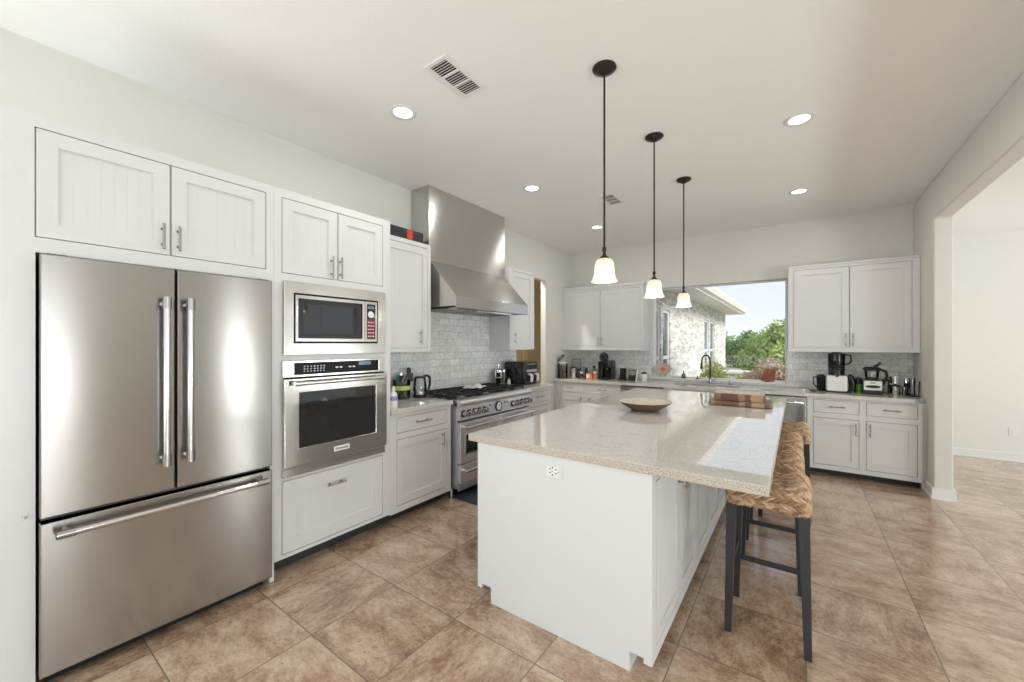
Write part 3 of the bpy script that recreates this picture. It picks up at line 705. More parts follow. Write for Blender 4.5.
# ---------------------------------------------------------------- range hood
def hood():
    y0, y1 = 2.683, 3.932
    t = thing('range_hood', 'large stainless steel range hood with tall chimney over the range', 'range hood', (WX, y0, 0))
    w = y1-y0; b = -WX
    M().box(0.002, -0.31+b, 0, w, 2.292, H-0.002).out('chimney', 'hood_steel', t, bevel=0.003)
    prof = [(0.002, 2.290), (-0.305+b, 2.290), (0.037+b, 1.930), (0.037+b, 1.820), (0.030+b, 1.812), (0.030+b, 1.835), (0.002, 1.835)]
    mb = M().prism(prof, 0.022, w-0.004, 'Y'); mb.out('canopy', 'hood_steel', t, bevel=0.002)
    mb = M()
    for i in range(3):
        s0 = 0.07 + i*(w-0.14)/3
        for k in range(9):
            y = s0 + 0.02 + k*0.038
            mb.box(0.09, b-0.01, y, y+0.020, 1.812, 1.832)
        mb.box(0.08, 0.095, s0+0.01, s0+0.35, 1.810, 1.834).box(b-0.012, b+0.0, s0+0.01, s0+0.35, 1.810, 1.834)
    mb.out('baffle_filter', 'steel_trim', t)
    M().box(0.05, b+0.028, 0.03, w-0.012, 1.8345, 1.8349).out('hood_underside', 'dark_cavity', t)
    mb = M().box(b-0.02, b+0.012, 0.35, 0.95, 1.800, 1.812); mb.out('grease_rail', 'chrome', t)
    for k in range(4): M().cyl((b+0.036, w*0.62+k*0.035, 1.875), (b+0.042, w*0.62+k*0.035, 1.875), 0.008, seg=12).out('button', 'chrome', t, smooth=True)
hood()

# ---------------------------------------------------------------- range
def kitchen_range():
    yo = 2.712; w = 3.922-yo
    t = thing('range', 'wide stainless steel professional gas range with double oven doors under the hood', 'range', (0.05, yo, 0), R90)
    # local: front plane y=0 is world X=.05
    M().box(0, w, 0.002, 0.605, 0.10, 0.915).out('body', 'range_steel', t)
    for x in (0.05, w-0.05):
        for y in (0.13, 0.55): M().cyl((x, y, 0), (x, y, 0.10), 0.02, seg=12).out('leg', 'range_steel', t, smooth=True)
    M().box(0.0, w, -0.012, 0.002, 0.085, 0.150, 0.002).out('kick_plate', 'range_steel', t)
    M().box(0.02, w-0.02, 0.12, 0.13, 0.002, 0.10).out('toe_recess', 'dark_cavity', t)  # black board paints the dark of the recess under the range
    # bullnose and slanted control panel
    prof = [(0.04, 0.944), (-0.02, 0.944), (-0.040, 0.936), (-0.050, 0.915), (-0.042, 0.893), (-0.022, 0.880), (0.04, 0.880)]
    M().prism(prof, 0, w, 'X').out('bullnose', 'range_steel', t, bevel=0.002)
    prof = [(0.0, 0.879), (-0.022, 0.879), (-0.034, 0.752), (0.0, 0.752)]
    cp = M().prism(prof, 0, w, 'X').out('control_panel', 'range_steel', t)
    M().box(0.0, w, -0.012, 0.0, 0.737, 0.751).out('trim_gap', 'dark_cavity', t)  # solid black strip paints the dark gap below the control panel
    def knob(x, z=0.812):
        y = -0.0285
        mb = M().lathe([(0, -0.045), (0.022, -0.045), (0.0245, -0.040), (0.026, 0.0)], (x, y, z), axis='Y', seg=18)
        mb.box(x-0.004, x+0.004, y-0.055, y-0.042, z-0.020, z+0.020, 0.001)
        o = mb.out('knob', 'steel_trim', t, smooth=True)
        M().lathe([(0.034, 0.002), (0.034, -0.006), (0.0265, -0.007), (0.0265, 0.002)], (x, y, z), axis='Y', seg=20).out('bezel', 'black_plastic', o, smooth=True)
    for Yk in (2.765, 2.845, 2.920, 2.995, 3.075, 3.565, 3.655, 3.735, 3.81, 3.875): knob(Yk-yo)
    g = M().lathe([(0, -0.012), (0.040, -0.012), (0.045, -0.008), (0.045, 0.004)], (3.305-yo, -0.027, 0.818), axis='Y').out('clock_dial', 'white_plastic', t, smooth=True)
    M().lathe([(0.043, -0.014), (0.052, -0.014), (0.053, 0.004), (0.043, 0.004)], (3.305-yo, -0.027, 0.818), axis='Y').out('dial_rim', 'black_plastic', g, smooth=True)
    mb = M().box(3.303-yo, 3.307-yo, -0.0405, -0.039, 0.818, 0.846).box(3.305-yo, 3.325-yo, -0.0405, -0.039, 0.816, 0.820); mb.out('dial_hand', 'black_plastic', g)
    for Yk in (3.16, 3.415, 3.455): M().cyl((Yk-yo, -0.026, 0.845), (Yk-yo, -0.034, 0.845), 0.008, seg=12).out('indicator', 'black_plastic', t)
    def door(x0, x1, z0, z1, window=True, hz=None):
        if window:
            wi = (x0+0.075, x1-0.075, z0+0.085, z1-0.125)
            d = M().plate((x0, x1, z0, z1), [wi], -0.034, 0.0).out('oven_door', 'range_steel', t, merge=True, bevel=0.003)
            M().plate((wi[0]-0.012, wi[1]+0.012, wi[2]-0.012, wi[3]+0.012), [wi], -0.038, -0.03).out('window_rim', 'chrome', d, merge=True)
            M().box(wi[0]-0.001, wi[1]+0.001, -0.028, -0.004, wi[2]-0.001, wi[3]+0.001).out('door_glass', 'oven_glass', d)
        else:
            d = M().box(x0, x1, -0.034, 0.0, z0, z1, 0.003).out('warming_drawer', 'range_steel', t)
        mb = M().cyl((x0+0.015, -0.085, hz), (x1-0.015, -0.085, hz), 0.0155, seg=18)
        for x in (x0+0.04, x1-0.04): mb.cyl((x, -0.085, hz), (x, -0.03, hz), 0.011, seg=12); 
        mb.out('handle', 'chrome', d, smooth=True)
    half = 3.296-yo
    door(0.004, half-0.003, 0.345, 0.733, True, 0.690); door(half+0.003, w-0.004, 0.345, 0.733, True, 0.690)
    door(0.004, half-0.003, 0.160, 0.335, False, 0.282); door(half+0.003, w-0.004, 0.160, 0.335, False, 0.282)
    # cooktop
    M().box(0.01, w-0.01, 0.04, 0.60, 0.915, 0.936, 0.004).out('cooktop', 'gloss_black', t)
    M().box(0.0, w, 0.602, 0.622, 0.915, 0.985, 0.003).out('back_guard', 'range_steel', t)
    for i in range(3):
        x0 = 0.022 + i*(w-0.044)/3; x1 = x0 + (w-0.044)/3 - 0.008
        mb = M()
        z0, z1 = 0.966, 0.980
        for y in (0.05, 0.19, 0.325, 0.46, 0.585): mb.box(x0, x1, y-0.0055, y+0.0055, z0, z1, 0.002)
        for k in range(4):
            x = x0 + 0.008 + k*(x1-x0-0.016)/3; mb.box(x-0.0055, x+0.0055, 0.045, 0.59, z0, z1, 0.002)
        for x in (x0+0.01, x1-0.01):
            for y in (0.055, 0.58): mb.box(x-0.008, x+0.008, y-0.008, y+0.008, 0.935, z0)
        mb.out('grate', 'cast_iron', t)
        for y in (0.19, 0.46):
            c = ((x0+x1)/2, y, 0.936)
            b = M().lathe([(0.075, 0), (0.078, 0.008), (0.055, 0.016), (0, 0.016)], c).out('burner', 'chrome', t, smooth=True)
            M().lathe([(0.036, 0.014), (0.038, 0.020), (0.030, 0.023), (0, 0.023)], c).out('burner_cap', 'cast_iron', b, smooth=True)
    for i in range(3):
        x0 = 0.03 + i*(w-0.044)/3; M().box(x0, x0+(w-0.044)/3-0.025, -0.012, 0.045, 0.943, 0.956, 0.003).out('front_grate_rail', 'steel_trim', t)
kitchen_range()
tag(M().box(0, 0.42, 0, 1.1, 0.0005, 0.014, 0.005).out('floor_mat', 'mat_rubber'), 'dark slate blue kitchen floor mat in front of the range', 'mat', loc=(-0.045, 2.735, 0))

# ================================================================== BACK RUN
YB = 5.62; CT = 0.915
def back_base(x0, x1, label, fronts, boxtop=None):
    t = thing('base_cabinet', label, 'cabinet', (x0, YB, 0))
    W = x1-x0
    holes = [(f[1]-x0, f[2]-x0, f[3], f[4]) for f in fronts]
    carcass(t, 0, W, 0.076, CT-0.041, 0.60, holes, None, boxtop)
    toe(t, 0, W, 0.12, 0.5, 0.075)
    for f in fronts:
        kind, a, b, c, d, h = f; h = (h[0]-x0, h[1], h[2])
        if kind == 'drawer': slab_drawer(t, a-x0, b-x0, c, d, handle=h, hl=0.13)
        else: shaker(t, 'door', a-x0, b-x0, c, d, 0.058, bead=None, handle=h, hl=0.13)
    return t
DZ = (0.708, 0.849); PZ = (0.127, 0.652)
back_base(WX+0.002, -0.012, 'white drawer base cabinet in the back left corner beside the doorway wall',
          [('drawer', -0.545, -0.035, *DZ, (-0.29, 0.786, False)), ('door', -0.545, -0.035, *PZ, (-0.085, 0.58, True))])
back_base(-0.011, 0.545, 'white drawer base cabinet left of the dark trimmed dishwasher',
          [('drawer', 0.008, 0.522, *DZ, (0.265, 0.786, False)), ('door', 0.008, 0.522, *PZ, (0.055, 0.58, True))])
back_base(1.150, 2.110, 'white sink base cabinet with two doors beneath the kitchen window',
          [('door', 1.18, 1.628, 0.155, 0.855, (1.58, 0.76, True)), ('door', 1.632, 2.08, 0.155, 0.855, (1.68, 0.76, True))], 0.655)
back_base(2.727, 3.656, 'white two-door two-drawer base cabinet in the back right corner',
          [('drawer', 2.783, 3.178, *DZ, (2.989, 0.779, False)), ('drawer', 3.232, 3.624, *DZ, (3.430, 0.781, False)),
           ('door', 2.783, 3.177, *PZ, (3.150, 0.551, True)), ('door', 3.230, 3.622, *PZ, (3.263, 0.553, True))])
def dishwasher(x0, x1, label):
    t = thing('dishwasher', label, 'dishwasher', (x0, YB, 0)); w = x1-x0
    M().box(0.0, w, 0.03, 0.58, 0.10, 0.870).out('tub', 'fridge_case', t)
    d = M().box(0.004, w-0.004, -0.022, 0.028, 0.115, 0.862, 0.004).out('door', 'steel', t)
    mb = M().cyl((0.03, -0.065, 0.800), (w-0.03, -0.065, 0.800), 0.012, seg=16)
    for x in (0.05, w-0.05): mb.cyl((x, -0.065, 0.800), (x, -0.02, 0.800), 0.010, seg=12)
    mb.out('handle', 'chrome', d, smooth=True)
    M().box(0.0, w, 0.06, 0.5, 0.0, 0.099).out('toe_kick', 'toe_kick', t)
dishwasher(0.548, 1.147, 'stainless dishwasher left of the sink under the back counter')
dishwasher(2.113, 2.724, 'stainless dishwasher at the back beside the right base cabinet')

# back countertop with sink cut-out and clipped right corner
mb = M().plate((WX+0.001, 3.60, 5.592, WY-0.011), [(1.24, 2.02, 5.70, 6.08)], CT-0.040, CT, 'Z')
mb.prism([(3.60, 5.592), (3.692, 5.70), (3.692, WY-0.011), (3.60, WY-0.011)], CT-0.040, CT, 'Z')
tag(mb.out('countertop', 'cream_quartz', merge=True, bevel=0.003), 'long cream quartz countertop along the back wall below the window', 'countertop')
t = thing('sink', 'undermount stainless sink in the back counter below the window', 'sink', (1.63, 5.89, CT-0.04))
mb = M().plate((-0.41, 0.41, -0.21, 0.21), [(-0.385, 0.385, -0.185, 0.185)], -0.012, -0.0005, 'Z')
for (a, b, c, d) in ((-0.39, -0.385, -0.19, 0.19), (0.385, 0.39, -0.19, 0.19), (-0.39, 0.39, -0.19, -0.185), (-0.39, 0.39, 0.185, 0.19)): mb.box(a, b, c, d, -0.2, -0.001)
mb.box(-0.39, 0.39, -0.19, 0.19, -0.205, -0.2)
mb.out('bowl', 'steel_trim', t); M().cyl((0, 0, -0.2), (0, 0, -0.196), 0.045).out('drain', 'chrome', t, smooth=True)
def faucet():
    t = thing('faucet', 'tall dark gooseneck pull-down faucet standing behind the sink', 'faucet', (1.645, 6.135, CT))
    M().lathe([(0.028, 0), (0.028, 0.008), (0.020, 0.015), (0.017, 0.07), (0, 0.07)]).out('base', 'nickel', t, smooth=True)
    pts = [(0, 0, 0.06), (0, 0, 0.30)]
    for k in range(1, 13):
        a = PI*k/12; pts.append((-0.052+0.052*math.cos(a), -0.012*k/12, 0.315+0.085*math.sin(a)))
    pts += [(-0.106, -0.016, 0.285)]
    M().tube(pts, 0.0105, 14).out('spout', 'bronze', t, smooth=True)
    M().cyl((-0.106, -0.016, 0.29), (-0.110, -0.018, 0.205), 0.0145, 0.017).out('spray_head', 'black_plastic', t, smooth=True)
    mb = M().cyl((0.015, 0, 0.045), (0.035, 0, 0.045), 0.010).cyl((0.035, 0, 0.045), (0.085, 0, 0.075), 0.006); mb.out('lever', 'nickel', t, smooth=True)
faucet()
t = thing('soap_pump', 'small dark deck soap pump right of the faucet', 'soap dispenser', (1.89, 6.13, CT))
M().lathe([(0.020, 0), (0.020, 0.006), (0.010, 0.012), (0.010, 0.035), (0, 0.035)]).out('base', 'nickel', t, smooth=True)
M().tube([(0, 0, 0.03), (0, 0, 0.055), (0, -0.045, 0.052)], 0.006, 10).out('nozzle', 'nickel', t, smooth=True)

# back wall cupboards
t = thing('upper_cupboard', 'white two-door wall cupboard on the back wall left of the window', 'cabinet', (WX+0.002, 5.912, 0))
x0 = WX+0.002; W = 0.775-x0
carcass(t, 0, W, 1.395, 2.36, 0.325, [(-0.535-x0, 0.735-x0, 1.43, 2.325)])
M().box(0, W+0.012, -0.014, 0.325, 2.361, 2.405, 0.003).out('crown_rail', 'cabinet_paint', t); M().box(0, W+0.010, -0.012, 0.325, 1.372, 1.394, 0.003).out('light_rail', 'cabinet_paint', t)
xm = 0.10
shaker(t, 'door', -0.535-x0, xm-x0, 1.43, 2.325, 0.062, bead=None, handle=(xm-0.033-x0, 1.515, True), hl=0.13)
shaker(t, 'door', xm-x0, 0.735-x0, 1.43, 2.325, 0.062, bead=None, handle=(xm+0.032-x0, 1.515, True), hl=0.13)
t = thing('upper_cupboard', 'white two-door wall cupboard on the back wall right of the window', 'cabinet', (2.548, 5.912, 0))
x0 = 2.548; W = 3.690-x0
carcass(t, 0, W, 1.395, 2.392, 0.325, [(2.599-x0, 3.632-x0, 1.43, 2.362)])
M().box(-0.008, W, -0.010, 0.325, 2.3925, 2.414, 0.003).out('crown_rail', 'cabinet_paint', t); M().box(-0.008, W, -0.012, 0.325, 1.378, 1.394, 0.003).out('light_rail', 'cabinet_paint', t)
xm = 3.121
shaker(t, 'door', 2.599-x0, xm-x0, 1.43, 2.362, 0.062, bead=None, handle=(xm-0.033-x0, 1.519, True), hl=0.135)
shaker(t, 'door', xm-x0, 3.632-x0, 1.43, 2.362, 0.062, bead=None, handle=(xm+0.028-x0, 1.519, True), hl=0.135)

# ================================================================== ISLAND
IZ = 0.945
slab = M().box(1.068, 2.552, 1.735, 4.72, IZ-0.040, IZ, 0.004).out('island_countertop', 'cream_quartz')
slab.data.materials.append(MATS['rough_stone_edge'])
for p_ in slab.data.polygons:
    if abs(p_.normal.z) < 0.5: p_.material_index = 1
tag(slab, 'large cream quartz slab on top of the kitchen island', 'countertop')
def island():
    XR = 2.124; yo = 1.752; y1 = 4.55
    t = thing('kitchen_island', 'long white kitchen island with panelled end and beaded doors', 'kitchen island', (XR, yo, 0), R90)
    L = y1-yo; Wd = XR-1.127     # local x along world Y, local y to world -X
    zt = IZ-0.041
    # end panel with toe notches at both feet (outline in (local y, z))
    out = [(0, 0.064), (0.036, 0.064), (0.036, 0.105), (0.10, 0.105), (0.10, 0.0), (Wd-0.10, 0.0), (Wd-0.10, 0.09), (Wd, 0.064), (Wd, zt), (0, zt)]
    out = [(0, 0.064), (0.037, 0.064), (0.037, 0.088), (0.100, 0.088), (0.100, 0.0), (Wd-0.098, 0.0), (Wd-0.098, 0.088), (Wd-0.03, 0.088), (Wd-0.03, 0.064), (Wd, 0.064), (Wd, zt), (0, zt)]
    M().prism(out, 0.0, 0.02, 'X').out('end_panel', 'cabinet_paint', t)
    n = 6; x0 = 0.062; dw = (L-0.06-x0-0.02)/n
    holes = []
    for i in range(n): holes.append((x0+i*dw, x0+(i+1)*dw-(0.0 if i % 2 == 0 else 0.03), 0.115, zt-0.045))
    mb = M().plate((0.0205, L, 0.064, zt), holes, 0, 0.022)
    mb.box(0.0205, L, 0.0225, Wd, 0.088, zt); mb.box(0.0205, L, 0.10, Wd-0.098, 0.0, 0.088)
    mb.out('body', 'cabinet_paint', t)
    for i, h in enumerate(holes):
        hx = h[1]-0.035 if i % 2 == 0 else h[0]+0.035
        shaker(t, 'door', *h, 0.055, handle=(hx, zt-0.13, True), hl=0.10)
    # power outlet in the end panel
    M().box(-0.004, 0.0, XR-1.686, XR-1.570, 0.787, 0.863, 0.0015).out('outlet_plate', 'cabinet_paint', t)
    mb = M().box(-0.0055, -0.0035, XR-1.663, XR-1.593, 0.800, 0.850)
    o = mb.out('outlet_face', 'trim_paint', t)
    mb = M()
    for yy in (1.615, 1.650):
        for z in (0.818, 0.837): mb.box(-0.0062, -0.0052, XR-yy-0.006, XR-yy+0.006, z-0.0022, z+0.0022)
        mb.cyl((-0.0062, XR-yy-0.013, 0.8275), (-0.0052, XR-yy-0.013, 0.8275), 0.003, seg=8)
    mb.box(-0.0062, -0.0052, XR-1.634, XR-1.626, 0.804, 0.811).box(-0.0062, -0.0052, XR-1.634, XR-1.626, 0.841, 0.848)
    mb.out('outlet_slots', 'black_plastic', o)
island()

# ---------------------------------------------------------------- bowl and chopping boards
t = thing('bowl', 'wide shallow wooden bowl with pale inside on the island', 'bowl', (1.655, 3.165, IZ))
prof_o = [(0, 0.0), (0.095, 0.0), (0.105, 0.006), (0.165, 0.042), (0.197, 0.068), (0.202, 0.071)]
M().lathe(prof_o+[(0.196, 0.070), (0.160, 0.050), (0.10, 0.016), (0, 0.012)], seg=48).out('shell', 'walnut', t, smooth=True)
M().lathe([(0.1965, 0.0712), (0.160, 0.0513), (0.10, 0.0172), (0, 0.0132)], seg=48).out('lining', 'whitewash', t, smooth=True, label='pale whitewashed inside')
t = thing('chopping_board', 'lower rounded wooden board under the butcher block on the island', 'chopping board', (2.235, 3.985, IZ), 0.03)
mb = M()
pts = []
for cx, cy, a0 in ((0.185, 0.145, 0), (-0.185, 0.145, 90), (-0.185, -0.145, 180), (0.185, -0.145, 270)):
    for k in range(7): a = math.radians(a0+k*15); pts.append((cx+0.05*math.cos(a), cy+0.05*math.sin(a)))
mb.prism(pts, 0.004, 0.036, 'Z'); mb.out('board', 'acacia', t, bevel=0.006)
for x in (-0.18, 0.18):
    for y in (-0.14, 0.14): M().cyl((x, y, 0), (x, y, 0.005), 0.012).out('foot', 'black_plastic', t)
t = thing('chopping_board', 'thick striped butcher block lying on top of the rounded board', 'chopping board', (2.225, 4.01, IZ+0.036), 0.03)
M().box(-0.19, 0.19, -0.135, 0.135, 0.0003, 0.062, 0.004).out('block', 'acacia', t)
M().box(-0.188, 0.188, -0.133, 0.133, 0.0621, 0.0626).out('top_face', 'acacia_light', t, label='paler cutting face')  # thin top sheet in a paler acacia than the block

# ---------------------------------------------------------------- stools
def seat_mesh():
    hx, hy = 0.180, 0.192; zb = 0.640
    # outline (x,z) of the saddle side: flat bottom, dipped top, rounded ends
    N = 340
    def top(x): return 0.772 + 0.034*(x/hx)**2
    poly = []
    K = 60
    r = 0.055
    for k in range(K+1):                      # top from left to right (inner part)
        x = -hx+r + (2*hx-2*r)*k/K; poly.append((x, top(x)))
    zt = top(hx-r)
    for k in range(1, 13):
        a = PI/2 - (PI/2)*k/12*1.05; poly.append((hx-r+r*math.cos(a), zt-r+r*math.sin(a)))
    rb = 0.030
    for k in range(0, 9):
        a = -(PI/2)*k/8; poly.append((hx-rb+rb*math.cos(a), zb+rb+rb*math.sin(a)))
    for k in range(1, 30):
        x = hx-rb - (2*hx-2*rb)*k/30; poly.append((x, zb+0.010*(1-(x/(hx-rb))**2)))
    for k in range(0, 9):
        a = -PI/2-(PI/2)*k/8; poly.append((-hx+rb+rb*math.cos(a), zb+rb+rb*math.sin(a)))
    for k in range(1, 12):
        a = PI - (PI/2)*k/12; poly.append((-hx+r+r*math.cos(a), zt-r+r*math.sin(a)))
    P = [Vector(p) for p in poly]; P.append(P[0].copy())
    ds = [0]
    for a, b in zip(P, P[1:]): ds.append(ds[-1]+(b-a).length)
    Lp = ds[-1]; loop = []; j = 0
    for i in range(N):
        s = Lp*i/N
        while ds[j+1] < s: j += 1
        f = (s-ds[j])/max(1e-9, ds[j+1]-ds[j]); loop.append(P[j].lerp(P[j+1], f))
    cen = Vector((0, 0.705))
    nrm = []
    for i in range(N):
        tg = (loop[(i+1) % N]-loop[i-1]); n = Vector((-tg.y, tg.x)); n.normalize()
        if n.dot(loop[i]-cen) < 0: n = -n
        nrm.append(n)
    # rows across y: (y, inset factor)
    rows = []
    re = 0.066; MY = 80
    for k in range(24, 0, -1): rows.append((-hy+re-re*math.sin(k/24*PI/2), 0.58*re*(1-math.cos(k/24*PI/2))))
    for k in range(MY+1): rows.append((-hy+re+(2*hy-2*re)*k/MY, 0.0))
    for k in range(1, 25): rows.append((hy-re+re*math.sin(k/24*PI/2), 0.58*re*(1-math.cos(k/24*PI/2))))
    pitch = 0.0245; SL = 0.027
    def cell(u, v):
        k = math.floor(u/pitch); f = u/pitch-k; sl = 1 if k % 2 else -1
        return k, f, v/SL + sl*(f-0.5)*1.05 + (0.37*k) % 1.0
    def weave(u, v):
        k, f, ph = cell(u, v); q = ph-math.floor(ph)
        st = math.sin(PI*q)**0.45 * (1.0-0.25*q)
        return st*(1-abs(2*f-1)**3)**0.5
    amp = 0.015
    def strand(u, v):
        k, f, ph = cell(u, v)
        return ((math.sin(k*12.9898+math.floor(ph)*78.233)*43758.5453) % 1.0)
    ids = []
    bm = bmesh.new(); V = []
    for (y, ins) in rows:
        ring = []
        cap = min(1.0, ins/(0.58*re))
        for i in range(N):
            p = loop[i]-nrm[i]*ins; s = Lp*i/N
            hgt = (weave(y+1.0, s) - 0.6)*amp
            n3 = Vector((nrm[i].x*math.cos(cap*1.2), 0, nrm[i].y*math.cos(cap*1.2)))
            n3.y = math.sin(cap*1.2)*(1 if y > 0 else -1)
            h2 = (weave(p.y+1.0+0.01, p.x+1.0) - 0.6)*amp
            hh = hgt*(1-cap)+h2*cap
            ring.append(bm.verts.new(Vector((p.x, y, p.y))+n3*hh)); ids.append(strand(y+1.0, s) if cap < 0.5 else strand(p.y+1.01, p.x+1.0))
        V.append(ring)
    for a, b in zip(V, V[1:]):
        for i in range(N): bm.faces.new((a[i], a[(i+1) % N], b[(i+1) % N], b[i]))
    for sgn, base in ((-1, V[0]), (1, V[-1])):
        prev = base; KC = 20
        for k in range(1, KC+1):
            f = 1-k/KC; ring = []
            for i in range(N):
                p = (loop[i]-nrm[i]*re*0.58)
                # shrink towards the mid line of the saddle
                q = Vector((p.x*(0.62+0.38*f), 0.705+0.02*(p.x/hx)**2+(p.y-0.705-0.02*(p.x/hx)**2)*f))
                h = (weave(q.y+1.0+0.01, q.x+1.0)-0.6)*amp
                ring.append(bm.verts.new((q.x, sgn*(hy+h), q.y))); ids.append(strand(q.y+1.01, q.x+1.0))
            for i in range(N): bm.faces.new((prev[i], prev[(i+1) % N], ring[(i+1) % N], ring[i]))
            prev = ring
        for i in range(1, N//2): 
            a, b, c, d = prev[i-1], prev[i], prev[-i-1], prev[-i]
            try: bm.faces.new((a, b, c, d)) if len({a, b, c, d}) == 4 else None
            except ValueError: pass
    lay = bm.verts.layers.float.new('strand'); bm.verts.ensure_lookup_table()
    for v, q in zip(bm.verts, ids): v[lay] = q
    mb = M(); mb.bm.free(); mb.bm = bm
    return mb
def stool():
    t = thing('bar_stool', 'nearest woven bar stool', 'stool', (2.512, 2.475, 0), 0, 'bar stools along the island')
    seat_mesh().out('seat', 'wicker', t, smooth=True, angle=180)
    tops = {}
    for sx in (-1, 1):
        for sy in (-1, 1):
            mb = M(); bt = Vector((sx*0.165, sy*0.170, 0)); tp = Vector((sx*0.150, sy*0.160, 0.665))
            v = []
            for p, hw in ((bt, 0.0155), (tp, 0.0225)):
                v.append([mb.bm.verts.new((p.x+a*hw, p.y+b*hw, p.z)) for a, b in ((-1, -1), (1, -1), (1, 1), (-1, 1))])
            mb.bm.faces.new(v[0][::-1]); mb.bm.faces.new(v[1])
            for k in range(4): mb.bm.faces.new((v[0][k], v[0][(k+1) % 4], v[1][(k+1) % 4], v[1][k]))
            mb.out('leg', 'charcoal_wood', t, bevel=0.002)
    def at(sx, sy, z): f = z/0.665; return Vector((sx*(0.165-0.015*f), sy*(0.170-0.010*f), z))
    def rung(p, q):
        d = (q-p); n = d.cross(Vector((0, 0, 1))).normalized()*0.009; u = Vector((0, 0, 0.014)); mb = M(); v = []
        for e_ in (p, q): v.append([mb.bm.verts.new(e_+a*n+b*u) for a, b in ((-1, -1), (1, -1), (1, 1), (-1, 1))])
        mb.bm.faces.new(v[0][::-1]); mb.bm.faces.new(v[1])
        for k in range(4): mb.bm.faces.new((v[0][k], v[0][(k+1) % 4], v[1][(k+1) % 4], v[1][k]))
        mb.out('rung', 'charcoal_wood', t, bevel=0.003)
    rung(at(-1, 1, 0.238), at(1, 1, 0.238)); rung(at(-1, -1, 0.33), at(-1, 1, 0.33)); rung(at(1, -1, 0.33), at(1, 1, 0.33))
    return t
s0 = stool()
s0['label'] = 'nearest woven saddle bar stool, charcoal legs, at the near corner of the island'
dup(s0, (2.490, 3.035, 0), 'second woven bar stool from the near end of the island', 'bar stools along the island')
dup(s0, (2.490, 3.62, 0), 'third woven bar stool from the near end of the island', 'bar stools along the island')
dup(s0, (2.545, 4.16, 0), 'farthest woven bar stool, standing nearest the right dishwasher', 'bar stools along the island')

# ================================================================== CEILING FIXTURES
def pendant(x, y, label):
    t = thing('pendant_light', label, 'pendant light', (x, y, H), 0, 'pendants over the island')
    M().lathe([(0, 0), (0.066, 0), (0.068, -0.006), (0.060, -0.016), (0.030, -0.030), (0.014, -0.040), (0, -0.042)], seg=32).out('canopy', 'bronze', t, smooth=True)
    M().cyl((0, 0, -0.04), (0, 0, -1.06), 0.0058, seg=12).out('rod', 'bronze', t, smooth=True)
    M().lathe([(0, -1.023), (0.011, -1.023), (0.012, -1.043), (0.0075, -1.050), (0.0095, -1.063), (0.013, -1.070), (0.028, -1.082), (0.031, -1.090), (0, -1.090)]).out('socket_cap', 'bronze', t, smooth=True)
    prof = [(0.024, -1.087), (0.036, -1.090), (0.046, -1.099), (0.052, -1.113), (0.055, -1.132), (0.0555, -1.155), (0.057, -1.177), (0.063, -1.198), (0.073, -1.216), (0.075, -1.219)]
    pr2 = prof + [(r-0.003, z) for r, z in prof[::-1]]
    M().lathe(pr2, seg=36).out('shade', 'frosted_shade', t, smooth=True)
    M().ball((0, 0, -1.160), 0.024, 0.024, 0.032, 14).out('bulb', 'bulb', t, smooth=True)
    d = bpy.data.lights.new('pendant_bulb', 'POINT'); d.energy = 0.8; d.shadow_soft_size = 0.03; d.color = (1, 0.93, 0.82)
    o = bpy.data.objects.new('bulb_light', d); COL.objects.link(o); o.parent = t; o.location = (0, 0, -1.208)
pendant(1.745, 2.135, 'nearest bronze pendant with white bell glass shade hanging over the island')
pendant(1.757, 3.062, 'middle bronze pendant with white bell glass shade hanging over the island')
pendant(1.757, 4.022, 'farthest bronze pendant with white bell glass shade, hanging in front of the window')

def can(x, y, label, z=H, power=CAN_POWER):
    t = thing('ceiling_light', label, 'recessed light', (x, y, z), 0, 'recessed ceiling lights')
    M().lathe([(0.062, -0.001), (0.088, -0.001), (0.090, -0.004), (0.084, -0.008), (0.064, -0.007), (0.062, -0.003)], seg=36).out('trim_ring', 'white_plastic', t, smooth=True)
    M().lathe([(0, -0.0035), (0.064, -0.0035), (0.064, -0.0005), (0, -0.0005)], seg=36).out('lens', 'lamp_lens', t, smooth=True)
    d = bpy.data.lights.new('can_light', 'AREA'); d.shape = 'DISK'; d.size = 0.13; d.energy = power; d.color = (1.0, 0.955, 0.89)
    o = bpy.data.objects.new('lamp', d); COL.objects.link(o); o.parent = t; o.location = (0, 0, -0.012)
can(0.467, 1.744, 'recessed ceiling light in front of the oven tower, nearest the ceiling vent')
can(0.467, 3.354, 'recessed ceiling light in front of the range hood')
can(0.455, 4.982, 'recessed ceiling light in the far left part of the ceiling near the doorway')
can(2.647, 3.417, 'recessed ceiling light on the right half of the ceiling, the larger of two')
can(2.652, 5.025, 'recessed ceiling light near the right wall cupboard, the farther of two')
def vent(x, y, label, rz=0.0, s=1.0):
    t = thing('ceiling_vent', label, 'vent', (x, y, H), rz)
    M().plate((-0.09*s, 0.09*s, -0.175*s, 0.175*s), [(-0.062*s, 0.062*s, -0.148*s, 0.148*s)], -0.008, -0.001, 'Z').out('frame', 'trim_paint', t, merge=True, bevel=0.003)
    M().box(-0.064*s, 0.064*s, -0.15*s, 0.15*s, -0.0025, -0.001).out('duct', 'dark_cavity', t)
    mb = M()
    for k in range(17):
        y0 = (-0.145+k*0.0172)*s; mb.prism([(y0, -0.0075), (y0+0.002, -0.0085), (y0+0.010*s, -0.0035), (y0+0.008*s, -0.0025)], -0.063*s, 0.063*s, 'X')
    mb.box(-0.063*s, 0.063*s, -0.053*s, -0.043*s, -0.009, -0.0025).box(-0.063*s, 0.063*s, 0.045*s, 0.055*s, -0.009, -0.0025)
    mb.out('louvre', 'trim_paint', t)
